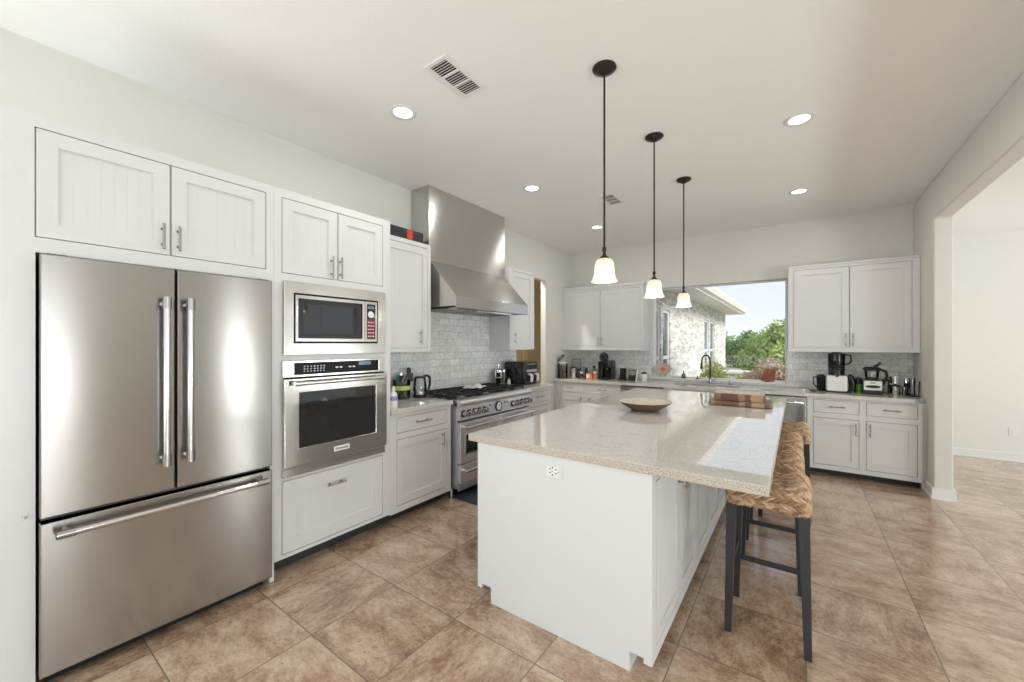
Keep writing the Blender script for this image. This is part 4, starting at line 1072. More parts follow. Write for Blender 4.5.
vent(1.003, 1.700, 'white louvred ceiling vent near the camera, beside the first recessed light')
vent(1.0, 4.12, 'small louvred ceiling vent farther back, beside the nearest pendant rod', 0.0, 0.95)

# ================================================================== OUTLETS
def outlet(loc, rz, label, gang=1, kind='outlet'):
    t = thing('power_outlet', label, 'outlet', loc, rz); w = 0.035+0.023*(gang-1)
    M().box(-w, w, -0.006, 0, -0.058, 0.058, 0.002).out('plate', 'white_plastic', t)
    for g in range(gang):
        cx = (g-(gang-1)/2)*0.046
        f = M().box(cx-0.017, cx+0.017, -0.008, -0.005, -0.034, 0.034, 0.001).out('socket', 'white_plastic', t)
        mb = M()
        for z in (-0.018, 0.018):
            for x in (-0.006, 0.006): mb.box(cx+x-0.0012, cx+x+0.0012, -0.0085, -0.0078, z-0.004, z+0.004)
        mb.out('slots', 'black_plastic', f)
outlet((2.745, WY-0.0105, 1.075), 0, 'white switch plate on the tile backsplash under the right cupboard', 3)
outlet((4.83, LY-0.001, 0.372), 0, 'white outlet low on the wall of the adjoining room')
t = thing('door_stop', 'small white door stop on the baseboard behind the wall end', 'door stop', (4.30, LY-0.017, 0.075))
M().lathe([(0, -0.06), (0.010, -0.06), (0.011, -0.05), (0.005, -0.048), (0.005, -0.006), (0.013, -0.004), (0.013, 0.0), (0, 0.0)], axis='Y').out('stem', 'white_plastic', t, smooth=True)
t = thing('cabinet_catch', 'tiny metal catch on the cabinet panel left of the refrigerator', 'hook', (0.0, 0.150, 0.742), R90)
M().box(-0.006, 0.006, -0.004, 0.0, -0.008, 0.008, 0.001).out('plate', 'nickel', t)
M().tube([(0, -0.003, 0), (0.004, -0.012, -0.002), (0.008, -0.012, 0.006)], 0.002, 8).out('hook', 'nickel', t)

# ================================================================== SMALL THINGS, LEFT COUNTER
LZ = 0.944
def crock(loc):
    t = thing('utensil_jar', 'green tinted glass jar of cooking utensils on the left counter', 'jar', loc)
    M().lathe([(0, 0.0), (0.078, 0.0), (0.083, 0.006), (0.083, 0.178), (0.085, 0.182), (0.080, 0.182), (0.079, 0.010), (0, 0.010)], seg=32).out('jar', 'green_glass', t, smooth=True)
    M().lathe([(0.0838, 0.085), (0.0842, 0.086), (0.0842, 0.125), (0.0838, 0.126)], seg=32).out('paper_band', 'lime', t, smooth=True)
    return t
crock((-0.475, 2.485, LZ))
def utensil(loc, label, tip, head, rz, tilt, length, m):
    t = thing('kitchen_utensil', label, 'utensil', loc, rz); 
    c, s = math.cos(tilt), math.sin(tilt)
    P = lambda d, o=0: (s*d+c*o, 0, c*d-s*o)
    M().tube([P(0), P(length*0.5), P(length)], [0.005, 0.006, 0.007], 10).out('handle', m, t, smooth=True)
    mb = M(); q = P(length+0.03)
    if head == 'spoon': mb.ball(q, 0.026, 0.012, 0.034, 14)
    else:
        mb.box(q[0]-0.028, q[0]+0.028, -0.004, 0.004, q[2]-0.04, q[2]+0.045, 0.003)
    mb.out('head', m, t, smooth=True)
cx, cy = -0.475, 2.485
utensil((cx-0.02, cy-0.02, LZ+0.012), 'black ladle leaning right out of the green glass jar', 0, 'spoon', 1.35, 0.40, 0.245, 'black_plastic')
utensil((cx+0.01, cy-0.03, LZ+0.012), 'black spatula leaning far right in the green glass jar', 0, 'spatula', 1.2, 0.50, 0.185, 'black_plastic')
utensil((cx+0.01, cy+0.02, LZ+0.012), 'steel handled spoon upright in the green glass jar', 0, 'spoon', -1.5, 0.12, 0.19, 'chrome')
utensil((cx+0.02, cy+0.02, LZ+0.012), 'teal spatula leaning left out of the green glass jar', 0, 'spatula', -1.9, 0.35, 0.155, 'teal')
utensil((cx+0.03, cy+0.0, LZ+0.012), 'short black spoon low in the green glass jar', 0, 'spoon', -1.2, 0.30, 0.16, 'black_plastic')
def kettle(loc):
    t = thing('kettle', 'glass electric kettle with black handle and base beside the utensil jar', 'kettle', loc, 0.35)
    M().lathe([(0, 0), (0.066, 0), (0.068, 0.004), (0.068, 0.022), (0.060, 0.03), (0, 0.03)]).out('base', 'black_plastic', t, smooth=True)
    M().lathe([(0, 0.032), (0.064, 0.032), (0.066, 0.04), (0.066, 0.065), (0, 0.065)]).out('heater_ring', 'chrome', t, smooth=True)
    M().lathe([(0.065, 0.06), (0.066, 0.09), (0.061, 0.15), (0.055, 0.192), (0.053, 0.192), (0.059, 0.15), (0.063, 0.09), (0.062, 0.06)]).out('jug', 'clear_glass', t, smooth=True)
    M().lathe([(0.056, 0.190), (0.057, 0.200), (0.045, 0.208), (0, 0.210)]).out('lid', 'black_plastic', t, smooth=True)
    M().tube([(0.02, 0.045, 0.205), (0.035, 0.085, 0.210), (0.045, 0.118, 0.190), (0.045, 0.122, 0.12), (0.035, 0.100, 0.055), (0.025, 0.07, 0.045)], [0.011, 0.012, 0.013, 0.013, 0.011, 0.010], 12).out('handle', 'black_plastic', t, smooth=True)
    M().prism([(-0.049, 0.185), (-0.078, 0.192), (-0.054, 0.155)], -0.015, 0.015, 'Y').out('spout', 'clear_glass', t)
kettle((-0.395, 2.645, LZ))
t = thing('soap_bottle', 'white squeeze bottle with purple label at the left end of the counter', 'bottle', (-0.052, 2.064, LZ))
M().lathe([(0, 0), (0.030, 0), (0.033, 0.005), (0.033, 0.10), (0.026, 0.125), (0.013, 0.138), (0.013, 0.148), (0, 0.148)]).out('bottle', 'white_plastic', t, smooth=True)
M().lathe([(0.0335, 0.065), (0.0338, 0.066), (0.0338, 0.100), (0.0335, 0.101)]).out('label_sticker', 'purple_label', t, smooth=True)
M().lathe([(0.015, 0.146), (0.015, 0.165), (0.008, 0.180), (0, 0.182)]).out('cap', 'white_plastic', t, smooth=True)
t = thing('spray_bottle', 'teal topped bottle behind the squeeze bottle by the oven tower', 'bottle', (-0.40, 2.16, LZ))
M().lathe([(0, 0), (0.036, 0), (0.038, 0.005), (0.038, 0.15), (0.018, 0.20), (0.014, 0.22), (0, 0.22)]).out('bottle', 'clear_glass', t, smooth=True)
M().lathe([(0, 0.218), (0.018, 0.218), (0.02, 0.25), (0.012, 0.27), (0, 0.27)]).out('cap', 'teal', t, smooth=True)

# range top: dish towel, coffee press
def towel():
    mb = M(); n = 24; V = []
    rr = random.Random(5)
    for i in range(n+1):
        row = []
        for j in range(n+1):
            u, v = i/n-0.5, j/n-0.5; e = 1-max(abs(u), abs(v))*2
            z = 0.004+0.032*abs(math.sin(6*u+3*v+0.6)*math.cos(5*v-2*u))*(0.35+e)+0.010*math.sin(17*u-6*v)**2
            row.append(mb.bm.verts.new((u*0.20+0.012*math.sin(9*v), v*0.27+0.015*math.sin(8*u), z)))
        V.append(row)
    for i in range(n):
        for j in range(n): mb.bm.faces.new((V[i][j], V[i+1][j], V[i+1][j+1], V[i][j+1]))
    o = mb.out('dish_towel', 'cloth_white', smooth=True, angle=180)
    sol = o.modifiers.new('thickness', 'SOLIDIFY'); sol.thickness = 0.004; sol.offset = 1
    tag(o, 'crumpled white dish towel lying on the black range grates', 'towel', loc=(-0.27, 3.32, 0.981)); o.rotation_euler = (0, 0, 0.3)
towel()
def canister(loc, label, r, h, m='steel_trim', lid='steel_trim', lh=0.018):
    t = thing('canister', label, 'canister', loc)
    M().lathe([(0, 0), (r*0.96, 0), (r, 0.006), (r, h-lh), (0, h-lh)]).out('body', m, t, smooth=True)
    M().lathe([(0, h-lh), (r*1.03, h-lh+0.001), (r*1.03, h-0.004), (r*0.9, h), (0.008, h), (0.008, h+0.010), (0, h+0.012)]).out('lid', lid, t, smooth=True)
    return t
def press(loc):
    t = thing('coffee_press', 'glass coffee press in a steel frame at the back of the range', 'coffee press', loc, 0.6)
    M().lathe([(0, 0.004), (0.046, 0.004), (0.047, 0.01), (0.047, 0.185), (0.045, 0.185), (0.045, 0.012), (0, 0.012)]).out('beaker', 'smoke_glass', t, smooth=True)
    mb = M()
    for z in (0.012, 0.10, 0.17):
        mb.lathe([(0.0485, z), (0.051, z), (0.051, z+0.010), (0.0485, z+0.010)])
    for k in range(4):
        a = PI/4+k*PI/2; mb.box(0.050*math.cos(a)-0.005, 0.050*math.cos(a)+0.005, 0.050*math.sin(a)-0.005, 0.050*math.sin(a)+0.005, 0.0, 0.18)
    mb.out('frame', 'chrome', t, smooth=True)
    M().lathe([(0.050, 0.184), (0.050, 0.196), (0.035, 0.212), (0.006, 0.216), (0.004, 0.245), (0.012, 0.250), (0.012, 0.262), (0, 0.266)]).out('lid', 'chrome', t, smooth=True)
    M().tube([(0.05, 0, 0.165), (0.085, 0, 0.160), (0.092, 0, 0.10), (0.080, 0, 0.05), (0.05, 0, 0.04)], 0.007, 10).out('handle', 'black_plastic', t, smooth=True)
press((-0.455, 3.995, LZ))
canister((-0.46, 4.10, LZ), 'slim grey steel canister between the coffee press and the air fryer', 0.034, 0.20, 'steel_trim', 'steel_trim')
t = thing('salt_shaker', 'small white shaker beside the coffee press right of the range', 'shaker', (-0.37, 4.10, LZ))
M().lathe([(0, 0), (0.022, 0), (0.025, 0.01), (0.02, 0.06), (0.016, 0.075), (0, 0.08)]).out('body', 'white_plastic', t, smooth=True)
M().lathe([(0.0165, 0.074), (0.0165, 0.088), (0.008, 0.096), (0, 0.097)]).out('cap', 'chrome', t, smooth=True)

def air_fryer():
    t = thing('air_fryer', 'black two-drawer air fryer on the counter right of the range', 'air fryer', (-0.19, 4.185, LZ), R90)
    w, d, h = 0.335, 0.32, 0.30
    mb = M().box(0, w, 0.0, d, 0.008, h, 0.028); mb.out('body', 'gloss_black', t, smooth=True)
    M().box(0.02, w-0.02, 0.02, d-0.02, 0, 0.01).out('foot', 'black_plastic', t)
    M().prism([(-0.004, 0.165), (0.012, h-0.012), (0.03, h-0.008), (0.03, 0.165)], 0.055, w-0.03, 'X').out('control_panel', 'grey_gloss', t)  # grey colour paints the reflection on the glossy black panel
    M().box(0.085, w-0.04, -0.001, 0.01, 0.258, 0.268).out('display_strip', 'nickel', t)
    for x0 in (0.022, 0.168):
        b = M().box(x0, x0+0.142, -0.008, 0.10, 0.022, 0.155, 0.010).out('basket', 'black_plastic', t, smooth=True)
        mb = M().prism([(-0.01, 0.150), (-0.052, 0.142), (-0.066, 0.118), (-0.058, 0.040), (-0.044, 0.040), (-0.048, 0.110), (-0.038, 0.124), (-0.01, 0.128)], x0+0.052, x0+0.098, 'X')
        mb.out('handle', 'silver_plastic', b, bevel=0.003)
        M().box(x0+0.03, x0+0.118, -0.0095, -0.006, 0.05, 0.12).out('basket_window', 'smoke_glass', b)
air_fryer()

# ================================================================== SMALL THINGS, BACK COUNTER LEFT
def jar_clip(loc):
    t = thing('storage_jar', 'glass jar filled with brown nuts, lid tipped open, in the back left corner', 'jar', loc)
    M().lathe([(0, 0), (0.072, 0), (0.078, 0.008), (0.078, 0.23), (0.070, 0.245), (0.070, 0.26), (0.067, 0.26), (0.067, 0.245), (0.074, 0.23), (0.074, 0.010), (0, 0.010)]).out('glass', 'clear_glass', t, smooth=True)
    mb = M(); rr = random.Random(2)
    for k in range(150):
        a = rr.random()*2*PI; r = 0.064*math.sqrt(rr.random()); mb.ball((r*math.cos(a), r*math.sin(a), 0.018+0.185*rr.random()), 0.012, 0.009, 0.014, 6)
    o = mb.out('nuts', 'brown_nuts', t, smooth=True); o['kind'] = 'stuff'
    M().lathe([(0.0705, 0.242), (0.0765, 0.244), (0.0765, 0.262), (0.0705, 0.264)]).out('rim', 'white_plastic', t, smooth=True)
    mb = M().lathe([(0, 0), (0.07, 0), (0.072, 0.006), (0.06, 0.016), (0, 0.018)])
    bmesh.ops.rotate(mb.bm, verts=mb.bm.verts, cent=(0, 0, 0), matrix=Matrix.Rotation(-0.85, 3, 'Y'))
    bmesh.ops.translate(mb.bm, verts=mb.bm.verts, vec=(-0.03, 0, 0.325))
    mb.out('lid', 'clear_glass', t, smooth=True)
    M().tube([(-0.075, 0, 0.25), (-0.085, 0, 0.28), (-0.07, 0, 0.30)], 0.003, 8).out('clip_wire', 'chrome', t, smooth=True)
jar_clip((-0.475, 5.74, CT))
canister((-0.345, 5.86, CT), 'shiny steel canister between the nut jar and the spice jars', 0.056, 0.175, 'chrome', 'black_plastic')
t = thing('wire_rack', 'grey mesh file holder standing behind the steel canister', 'rack', (-0.385, 6.06, CT))
mb = M().plate((-0.085, 0.085, 0, 0.30), [(-0.078, 0.078, 0.008, 0.292)], -0.004, 0.004)
for k in range(14): mb.box(-0.08, 0.08, -0.001, 0.001, 0.015+k*0.021, 0.017+k*0.021)
for k in range(13): mb.box(-0.076+k*0.0125, -0.0745+k*0.0125, -0.001, 0.001, 0.005, 0.295)
mb.out('mesh_panel', 'nickel', t); M().box(-0.085, 0.085, -0.03, 0.05, 0, 0.006).out('base', 'nickel', t)
spec = [(-0.262, 5.90, 0.030, 0.155, 'clear_glass', 'black_plastic', 'clear spice jar with black lid right of the steel canister', 'brown_nuts'),
        (-0.192, 5.98, 0.032, 0.185, 'clear_glass', 'chrome', 'tall spice jar with shiny lid behind the front spice jars', 'cloth_white'),
        (-0.196, 5.86, 0.031, 0.105, 'clear_glass', 'white_plastic', 'short spice jar with white lid in the front of the spice group', 'brown_nuts'),
        (-0.122, 5.87, 0.026, 0.180, 'gloss_black', 'black_plastic', 'black grinder bottle between the spice jars and the orange packets', None)]
for x, y, r, h, m1, m2, lb, fill in spec:
    t = thing('spice_jar', lb, 'spice jar', (x, y, CT), 0, 'spice jars on the back counter')
    M().lathe([(0, 0), (r, 0), (r, h*0.74), (r*0.8, h*0.80), (0, h*0.80)]).out('jar', m1, t, smooth=True)
    M().lathe([(r*0.86, h*0.79), (r*0.90, h*0.80), (r*0.90, h*0.98), (r*0.8, h), (0, h)]).out('lid', m2, t, smooth=True)
    if fill: M().lathe([(0, 0.004), (r*0.93, 0.004), (r*0.93, h*0.6), (0, h*0.62)]).out('spice', fill, t, smooth=True)
t = thing('spice_packet', 'orange and white packet box lying left of the coffee maker', 'box', (-0.052, 5.85, CT), 0.1)
M().box(-0.05, 0.05, -0.03, 0.03, 0, 0.092, 0.003).out('carton', 'orange_label', t); M().box(-0.046, 0.005, -0.0312, -0.030, 0.015, 0.075).out('label_sticker', 'white_plastic', t)
t = thing('spice_tin', 'orange tin with white lid next to the coffee maker', 'tin', (0.035, 5.87, CT))
M().lathe([(0, 0), (0.032, 0), (0.032, 0.095), (0, 0.095)]).out('tin', 'orange_label', t, smooth=True); M().lathe([(0.033, 0.094), (0.033, 0.112), (0.028, 0.118), (0, 0.119)]).out('lid', 'white_plastic', t, smooth=True)
t = thing('pepper_bottle', 'dark green bottle with black cap behind the orange packets', 'bottle', (-0.045, 6.0, CT))
M().lathe([(0, 0), (0.034, 0), (0.036, 0.004), (0.036, 0.14), (0.02, 0.17), (0, 0.17)]).out('bottle', 'leaf_dark', t, smooth=True); M().lathe([(0.02, 0.168), (0.021, 0.205), (0, 0.207)]).out('cap', 'black_plastic', t, smooth=True)
def coffee_maker(loc):
    t = thing('coffee_maker', 'black pod coffee maker with round top head below the left cupboard', 'coffee maker', loc)
    M().box(-0.105, -0.03, -0.08, 0.14, 0.0, 0.285, 0.018).out('water_tank', 'gloss_black', t, smooth=True)
    M().box(-0.03, 0.108, -0.02, 0.14, 0.0, 0.30, 0.022).out('tower', 'gloss_black', t, smooth=True)
    M().box(-0.03, 0.100, -0.13, -0.015, 0.0, 0.025, 0.008).out('drip_tray', 'black_plastic', t, smooth=True)
    M().box(-0.032, 0.098, -0.125, 0.02, 0.185, 0.295, 0.020).out('brew_head', 'gloss_black', t, smooth=True)
    mb = M().lathe([(0, -0.03), (0.060, -0.03), (0.072, -0.015), (0.074, 0.0), (0.072, 0.02), (0, 0.03)], (-0.012, -0.06, 0.352), axis='Y', seg=32); mb.out('lid', 'black_plastic', t, smooth=True)
    M().lathe([(0.045, -0.034), (0.052, -0.034), (0.052, -0.028), (0.045, -0.028)], (-0.012, -0.06, 0.352), axis='Y', seg=32).out('dial_rim', 'nickel', t, smooth=True)
    M().cyl((0.04, -0.06, 0.185), (0.04, -0.06, 0.160), 0.018, 0.012).out('nozzle', 'nickel', t, smooth=True)
coffee_maker((0.195, 5.92, CT))
t = thing('phone_dock', 'black upright handset dock right of the coffee maker', 'phone', (0.452, 5.95, CT), -0.1)
M().prism([(-0.05, 0), (0.05, 0), (0.045, 0.02), (-0.045, 0.02)], -0.06, 0.06, 'X').out('dock', 'black_plastic', t)
mb = M().box(-0.052, 0.048, -0.014, 0.014, 0.015, 0.185, 0.006); bmesh.ops.rotate(mb.bm, verts=mb.bm.verts, cent=(0, 0, 0), matrix=Matrix.Rotation(-0.18, 3, 'X')); mb.out('handset', 'gloss_black', t, smooth=True)
t = thing('desk_display', 'small black screen with white side edge leaning right of the handset dock', 'screen', (0.605, 5.93, CT), -0.12)
mb = M().box(-0.062, 0.058, -0.008, 0.008, 0.0, 0.17, 0.004); bmesh.ops.rotate(mb.bm, verts=mb.bm.verts, cent=(0, 0, 0), matrix=Matrix.Rotation(-0.22, 3, 'X')); mb.out('case', 'black_plastic', t)
mb = M().box(-0.050, 0.046, -0.0095, -0.0075, 0.085, 0.155); bmesh.ops.rotate(mb.bm, verts=mb.bm.verts, cent=(0, 0, 0), matrix=Matrix.Rotation(-0.22, 3, 'X')); mb.out('screen', 'grey_gloss', t)
mb = M().box(0.059, 0.075, -0.010, 0.010, 0.0, 0.17, 0.003); bmesh.ops.rotate(mb.bm, verts=mb.bm.verts, cent=(0, 0, 0), matrix=Matrix.Rotation(-0.22, 3, 'X')); mb.out('side_edge', 'white_plastic', t)
M().box(-0.04, 0.04, 0.02, 0.06, 0, 0.012).out('stand', 'black_plastic', t)
t = thing('white_mug', 'white mug with dark top standing left of the window', 'mug', (0.775, 5.97, CT))
M().lathe([(0, 0), (0.032, 0), (0.036, 0.008), (0.040, 0.11), (0.037, 0.11), (0.033, 0.012), (0, 0.010)]).out('cup', 'white_plastic', t, smooth=True)
M().lathe([(0.041, 0.108), (0.041, 0.120), (0.020, 0.138), (0, 0.140)]).out('lid', 'black_plastic', t, smooth=True)
M().tube([(-0.036, 0, 0.09), (-0.062, 0, 0.085), (-0.065, 0, 0.045), (-0.034, 0, 0.03)], 0.005, 8).out('handle', 'white_plastic', t, smooth=True)

# window sill things
SZ = 0.962
def fish_dish(loc):
    t = thing('decorative_plate', 'round pink glass plate with red centre propped in the left end of the window', 'plate', loc, 0.0)
    def rot(mb): bmesh.ops.rotate(mb.bm, verts=mb.bm.verts, cent=(0, 0, 0), matrix=Matrix.Rotation(-0.25, 3, 'X')); bmesh.ops.translate(mb.bm, verts=mb.bm.verts, vec=(0, 0.012, 0.125)); return mb
    mb = M().lathe([(0, -0.004), (0.07, -0.006), (0.128, -0.020), (0.132, -0.018), (0.07, 0.0), (0, 0.002)], axis='Y', seg=40)
    for v in mb.bm.verts: v.co.z *= 0.70
    rot(mb).out('plate', 'plate_pink', t, smooth=True)
    mb = M()
    for k in range(7):
        a = k*2*PI/7; mb.ball((0.022*math.cos(a)+0.005, -0.008, 0.016*math.sin(a)), 0.018, 0.004, 0.012, 10)
    rot(mb).out('red_flower', 'plate_red', t, smooth=True)
    mb = M().lathe([(0.020, -0.093), (0.034, -0.125), (0.034, -0.128), (0, -0.128)]); 
    bmesh.ops.translate(mb.bm, verts=mb.bm.verts, vec=(0, 0, 0.128)); mb.box(-0.02, 0.02, 0.0, 0.006, 0.0, 0.07); mb.out('stand', 'lime', t, smooth=True)
fish_dish((0.962, 6.262, SZ))
t = thing('sponge_tray', 'low grey tray on the sill beside the dark soap bottle', 'tray', (1.165, 6.285, SZ))
M().box(-0.075, 0.075, -0.03, 0.03, 0, 0.012, 0.003).out('tray', 'soapstone', t); M().box(-0.06, 0.02, -0.02, 0.02, 0.0125, 0.030, 0.004).out('sponge', 'cloth_white', t)
t = thing('soap_bottle', 'small dark pump bottle on the window sill left of the faucet', 'bottle', (1.262, 6.285, SZ))
M().lathe([(0, 0), (0.026, 0), (0.028, 0.004), (0.028, 0.055), (0.012, 0.068), (0, 0.068)]).out('bottle', 'smoke_glass', t, smooth=True)
M().tube([(0, 0, 0.066), (0, 0, 0.11), (0, -0.035, 0.108)], 0.007, 10).out('pump', 'black_plastic', t, smooth=True)
t = thing('sink_stopper', 'small dark round stopper on the sill behind the faucet', 'stopper', (1.455, 6.27, SZ))
M().lathe([(0, 0), (0.022, 0), (0.022, 0.010), (0.006, 0.014), (0.006, 0.035), (0.012, 0.040), (0, 0.046)]).out('plug', 'black_plastic', t, smooth=True)
t = thing('leaf_ornament', 'reddish brown leaf shaped plaque leaning at the right end of the window', 'ornament', (2.325, 6.285, SZ))
pts = [(-0.085, 0.02), (-0.02, 0.0), (0.06, 0.012), (0.078, 0.05), (0.070, 0.10), (0.088, 0.14), (0.070, 0.172), (0.02, 0.185), (-0.03, 0.17), (-0.06, 0.125), (-0.072, 0.08), (-0.092, 0.05)]
mb = M().prism(pts, -0.006, 0.006, 'Y'); bmesh.ops.rotate(mb.bm, verts=mb.bm.verts, cent=(0, 0, 0), matrix=Matrix.Rotation(-0.15, 3, 'X')); mb.out('leaf', 'leaf_brown', t, bevel=0.003)
mb = M().tube([(-0.088, -0.008, 0.03), (0.0, -0.016, 0.085), (0.070, -0.030, 0.165)], [0.005, 0.004, 0.002], 8)
for k in range(4): mb.tube([(-0.05+k*0.03, -0.012-0.004*k, 0.055+k*0.027), (-0.045+k*0.03+0.045, -0.012-0.002*k, 0.05+k*0.018)], [0.003, 0.0015], 6)
mb.out('vein', 'leaf_brown', t, smooth=True); M().box(-0.03, 0.05, 0.0, 0.03, 0, 0.008).out('stand', 'white_plastic', t)

# ================================================================== SMALL THINGS, BACK COUNTER RIGHT
def juicer(loc):
    t = thing('juicer', 'white fronted electric juicer with dark tinted hopper under the right cupboard', 'juicer', loc)
    M().box(-0.098, 0.096, -0.095, 0.09, 0.012, 0.195, 0.022).out('housing', 'white_plastic', t, smooth=True)
    M().box(-0.100, 0.125, -0.085, 0.10, 0.0, 0.014, 0.004).out('base', 'black_plastic', t)
    M().tube([(0.10, -0.02, 0.20), (0.125, -0.02, 0.165), (0.142, -0.02, 0.10), (0.135, -0.02, 0.02)], [0.030, 0.036, 0.034, 0.030], 14).out('side_spout', 'gloss_black', t, smooth=True)
    M().lathe([(0.070, 0.197), (0.076, 0.20), (0.078, 0.285), (0.074, 0.292), (0.0, 0.292)], seg=32).out('strainer_bowl', 'smoke_glass', t, smooth=True)
    M().lathe([(0, 0.20), (0.05, 0.20), (0.055, 0.28), (0, 0.285)]).out('auger', 'black_plastic', t, smooth=True)
    M().lathe([(0.078, 0.290), (0.080, 0.293), (0.080, 0.303), (0.076, 0.305)]).out('collar', 'black_plastic', t, smooth=True)
    M().lathe([(0.074, 0.303), (0.078, 0.31), (0.080, 0.435), (0.077, 0.440), (0.074, 0.440), (0.071, 0.31)], seg=32).out('hopper', 'smoke_glass', t, smooth=True)
    mb = M().box(-0.010, 0.010, -0.075, 0.075, 0.305, 0.432)
    mb.out('hopper_divider', 'black_plastic', t)
    M().lathe([(0.079, 0.436), (0.080, 0.446), (0.040, 0.452), (0.038, 0.462), (0, 0.464)], seg=32).out('lid', 'black_plastic', t, smooth=True)
    M().tube([(0.075, -0.01, 0.430), (0.125, -0.01, 0.430), (0.130, -0.01, 0.365), (0.115, -0.01, 0.335), (0.078, -0.01, 0.318)], 0.010, 10).out('handle', 'black_plastic', t, smooth=True)
    M().box(-0.012, 0.012, -0.098, -0.094, 0.178, 0.196).out('latch', 'black_plastic', t)
juicer((3.008, 5.95, CT))
t = thing('juice_jug', 'dark tinted jug with black lid left of the white juicer', 'jug', (2.868, 5.985, CT))
M().lathe([(0, 0), (0.036, 0), (0.040, 0.005), (0.043, 0.165), (0.040, 0.165), (0.037, 0.008), (0, 0.006)]).out('jug', 'smoke_glass', t, smooth=True)
M().lathe([(0.045, 0.163), (0.045, 0.180), (0.025, 0.195), (0, 0.197)]).out('lid', 'black_plastic', t, smooth=True)
M().tube([(-0.04, 0, 0.165), (-0.075, 0, 0.158), (-0.072, 0, 0.08), (-0.04, 0, 0.04)], 0.007, 8).out('handle', 'black_plastic', t, smooth=True)
t = thing('small_dish', 'little brown dish on the counter left of the juicer', 'dish', (2.79, 5.83, CT))
M().lathe([(0, 0), (0.025, 0), (0.040, 0.022), (0.037, 0.022), (0.022, 0.004), (0, 0.004)]).out('dish', 'walnut', t, smooth=True)
t = thing('tea_light', 'tiny white cup beside the brown dish at the counter left of the juicer', 'cup', (2.70, 5.83, CT))
M().lathe([(0, 0), (0.018, 0), (0.022, 0.022), (0.019, 0.022), (0.016, 0.004), (0, 0.004)]).out('cup', 'white_plastic', t, smooth=True)
t = thing('drink_bottle', 'bright green bottle with black top between juicer and food processor', 'bottle', (3.208, 6.03, CT))
M().lathe([(0, 0), (0.032, 0), (0.036, 0.01), (0.034, 0.085), (0.026, 0.10), (0, 0.10)]).out('bottle', 'green_plastic', t, smooth=True)
M().lathe([(0.027, 0.098), (0.036, 0.102), (0.034, 0.150), (0.018, 0.172), (0, 0.172)]).out('cap', 'black_plastic', t, smooth=True)
def processor(loc):
    t = thing('food_processor', 'black and silver food processor with clear bowl right of the green bottle', 'food processor', loc)
    M().box(-0.080, 0.080, -0.085, 0.08, 0.0, 0.158, 0.018).out('base', 'black_plastic', t, smooth=True)
    f = M().box(-0.076, 0.076, -0.090, -0.08, 0.048, 0.150, 0.004).out('front_plate', 'white_plastic', t)
    mb = M().lathe([(0, -0.0945), (0.062, -0.0935), (0.064, -0.088), (0, -0.088)], (0, 0, 0), axis='Y', seg=32)
    for v in mb.bm.verts: v.co.z = v.co.z*0.26+0.088
    mb.out('name_badge', 'black_plastic', f, smooth=True)
    M().box(-0.020, 0.020, -0.093, -0.089, 0.122, 0.138, 0.002).out('switch', 'nickel', f)
    M().lathe([(0.060, 0.158), (0.052, 0.185), (0, 0.19)]).out('coupling', 'black_plastic', t, smooth=True)
    M().lathe([(0.050, 0.175), (0.056, 0.18), (0.064, 0.262), (0.061, 0.262), (0.053, 0.182)], seg=32).out('bowl', 'clear_glass', t, smooth=True)
    M().lathe([(0.014, 0.19), (0.014, 0.24), (0, 0.242)]).out('blade_hub', 'white_plastic', t, smooth=True)
    M().lathe([(0.066, 0.258), (0.076, 0.262), (0.078, 0.285), (0.060, 0.300), (0, 0.306)], seg=32).out('lid', 'black_plastic', t, smooth=True)
    M().tube([(0.02, 0, 0.30), (0.055, 0, 0.330), (0.075, 0, 0.352)], [0.016, 0.014, 0.010], 12).out('lid_tab', 'black_plastic', t, smooth=True)
    M().tube([(0.070, 0, 0.275), (0.115, 0, 0.255), (0.125, 0, 0.20), (0.110, 0, 0.15), (0.09, 0, 0.10)], [0.012, 0.014, 0.014, 0.012, 0.010], 12).out('handle', 'black_plastic', t, smooth=True)
processor((3.312, 5.93, CT))
t = thing('blender_cup', 'clear cup with dark collar just right of the food processor', 'cup', (3.440, 6.04, CT))
M().lathe([(0, 0), (0.028, 0), (0.036, 0.14), (0.034, 0.14), (0.026, 0.004), (0, 0.004)]).out('cup', 'clear_glass', t, smooth=True); M().lathe([(0.037, 0.138), (0.037, 0.16), (0, 0.165)]).out('cap', 'black_plastic', t, smooth=True)
canister((3.500, 5.92, CT), 'brushed steel canister, the front one of the stacked pair by the right wall', 0.043, 0.115, 'steel_trim', 'black_plastic')
t = thing('steel_cup', 'shiny steel cup resting on the lid of the brushed canister', 'cup', (3.497, 5.922, CT+0.128))
M().lathe([(0, 0), (0.038, 0), (0.042, 0.075), (0.040, 0.075), (0.036, 0.004), (0, 0.004)]).out('cup', 'chrome', t, smooth=True)
M().tube([(-0.04, 0, 0.06), (-0.058, 0, 0.055), (-0.056, 0, 0.02), (-0.038, 0, 0.015)], 0.004, 8).out('handle', 'black_plastic', t, smooth=True)
for x, y, r, h, lb in ((3.562, 5.86, 0.020, 0.10, 'small clear shot glass right of the steel canister'), (3.640, 5.97, 0.026, 0.175, 'tall clear tumbler left of the corner glasses'), (3.66, 5.88, 0.024, 0.15, 'clear tumbler nearest the right wall at the end of the counter')):
    t = thing('drinking_glass', lb, 'glass', (x, y, CT+0.0145 if x > 3.6 else CT), 0, 'glasses at the right end of the counter')
    M().lathe([(0, 0), (r*0.8, 0), (r, h), (r-0.002, h), (r*0.8-0.002, 0.006), (0, 0.006)]).out('tumbler', 'clear_glass', t, smooth=True)
t = thing('pepper_mill', 'slim dark mill with shiny top between the shot glass and the tumblers', 'mill', (3.597, 5.985, CT))
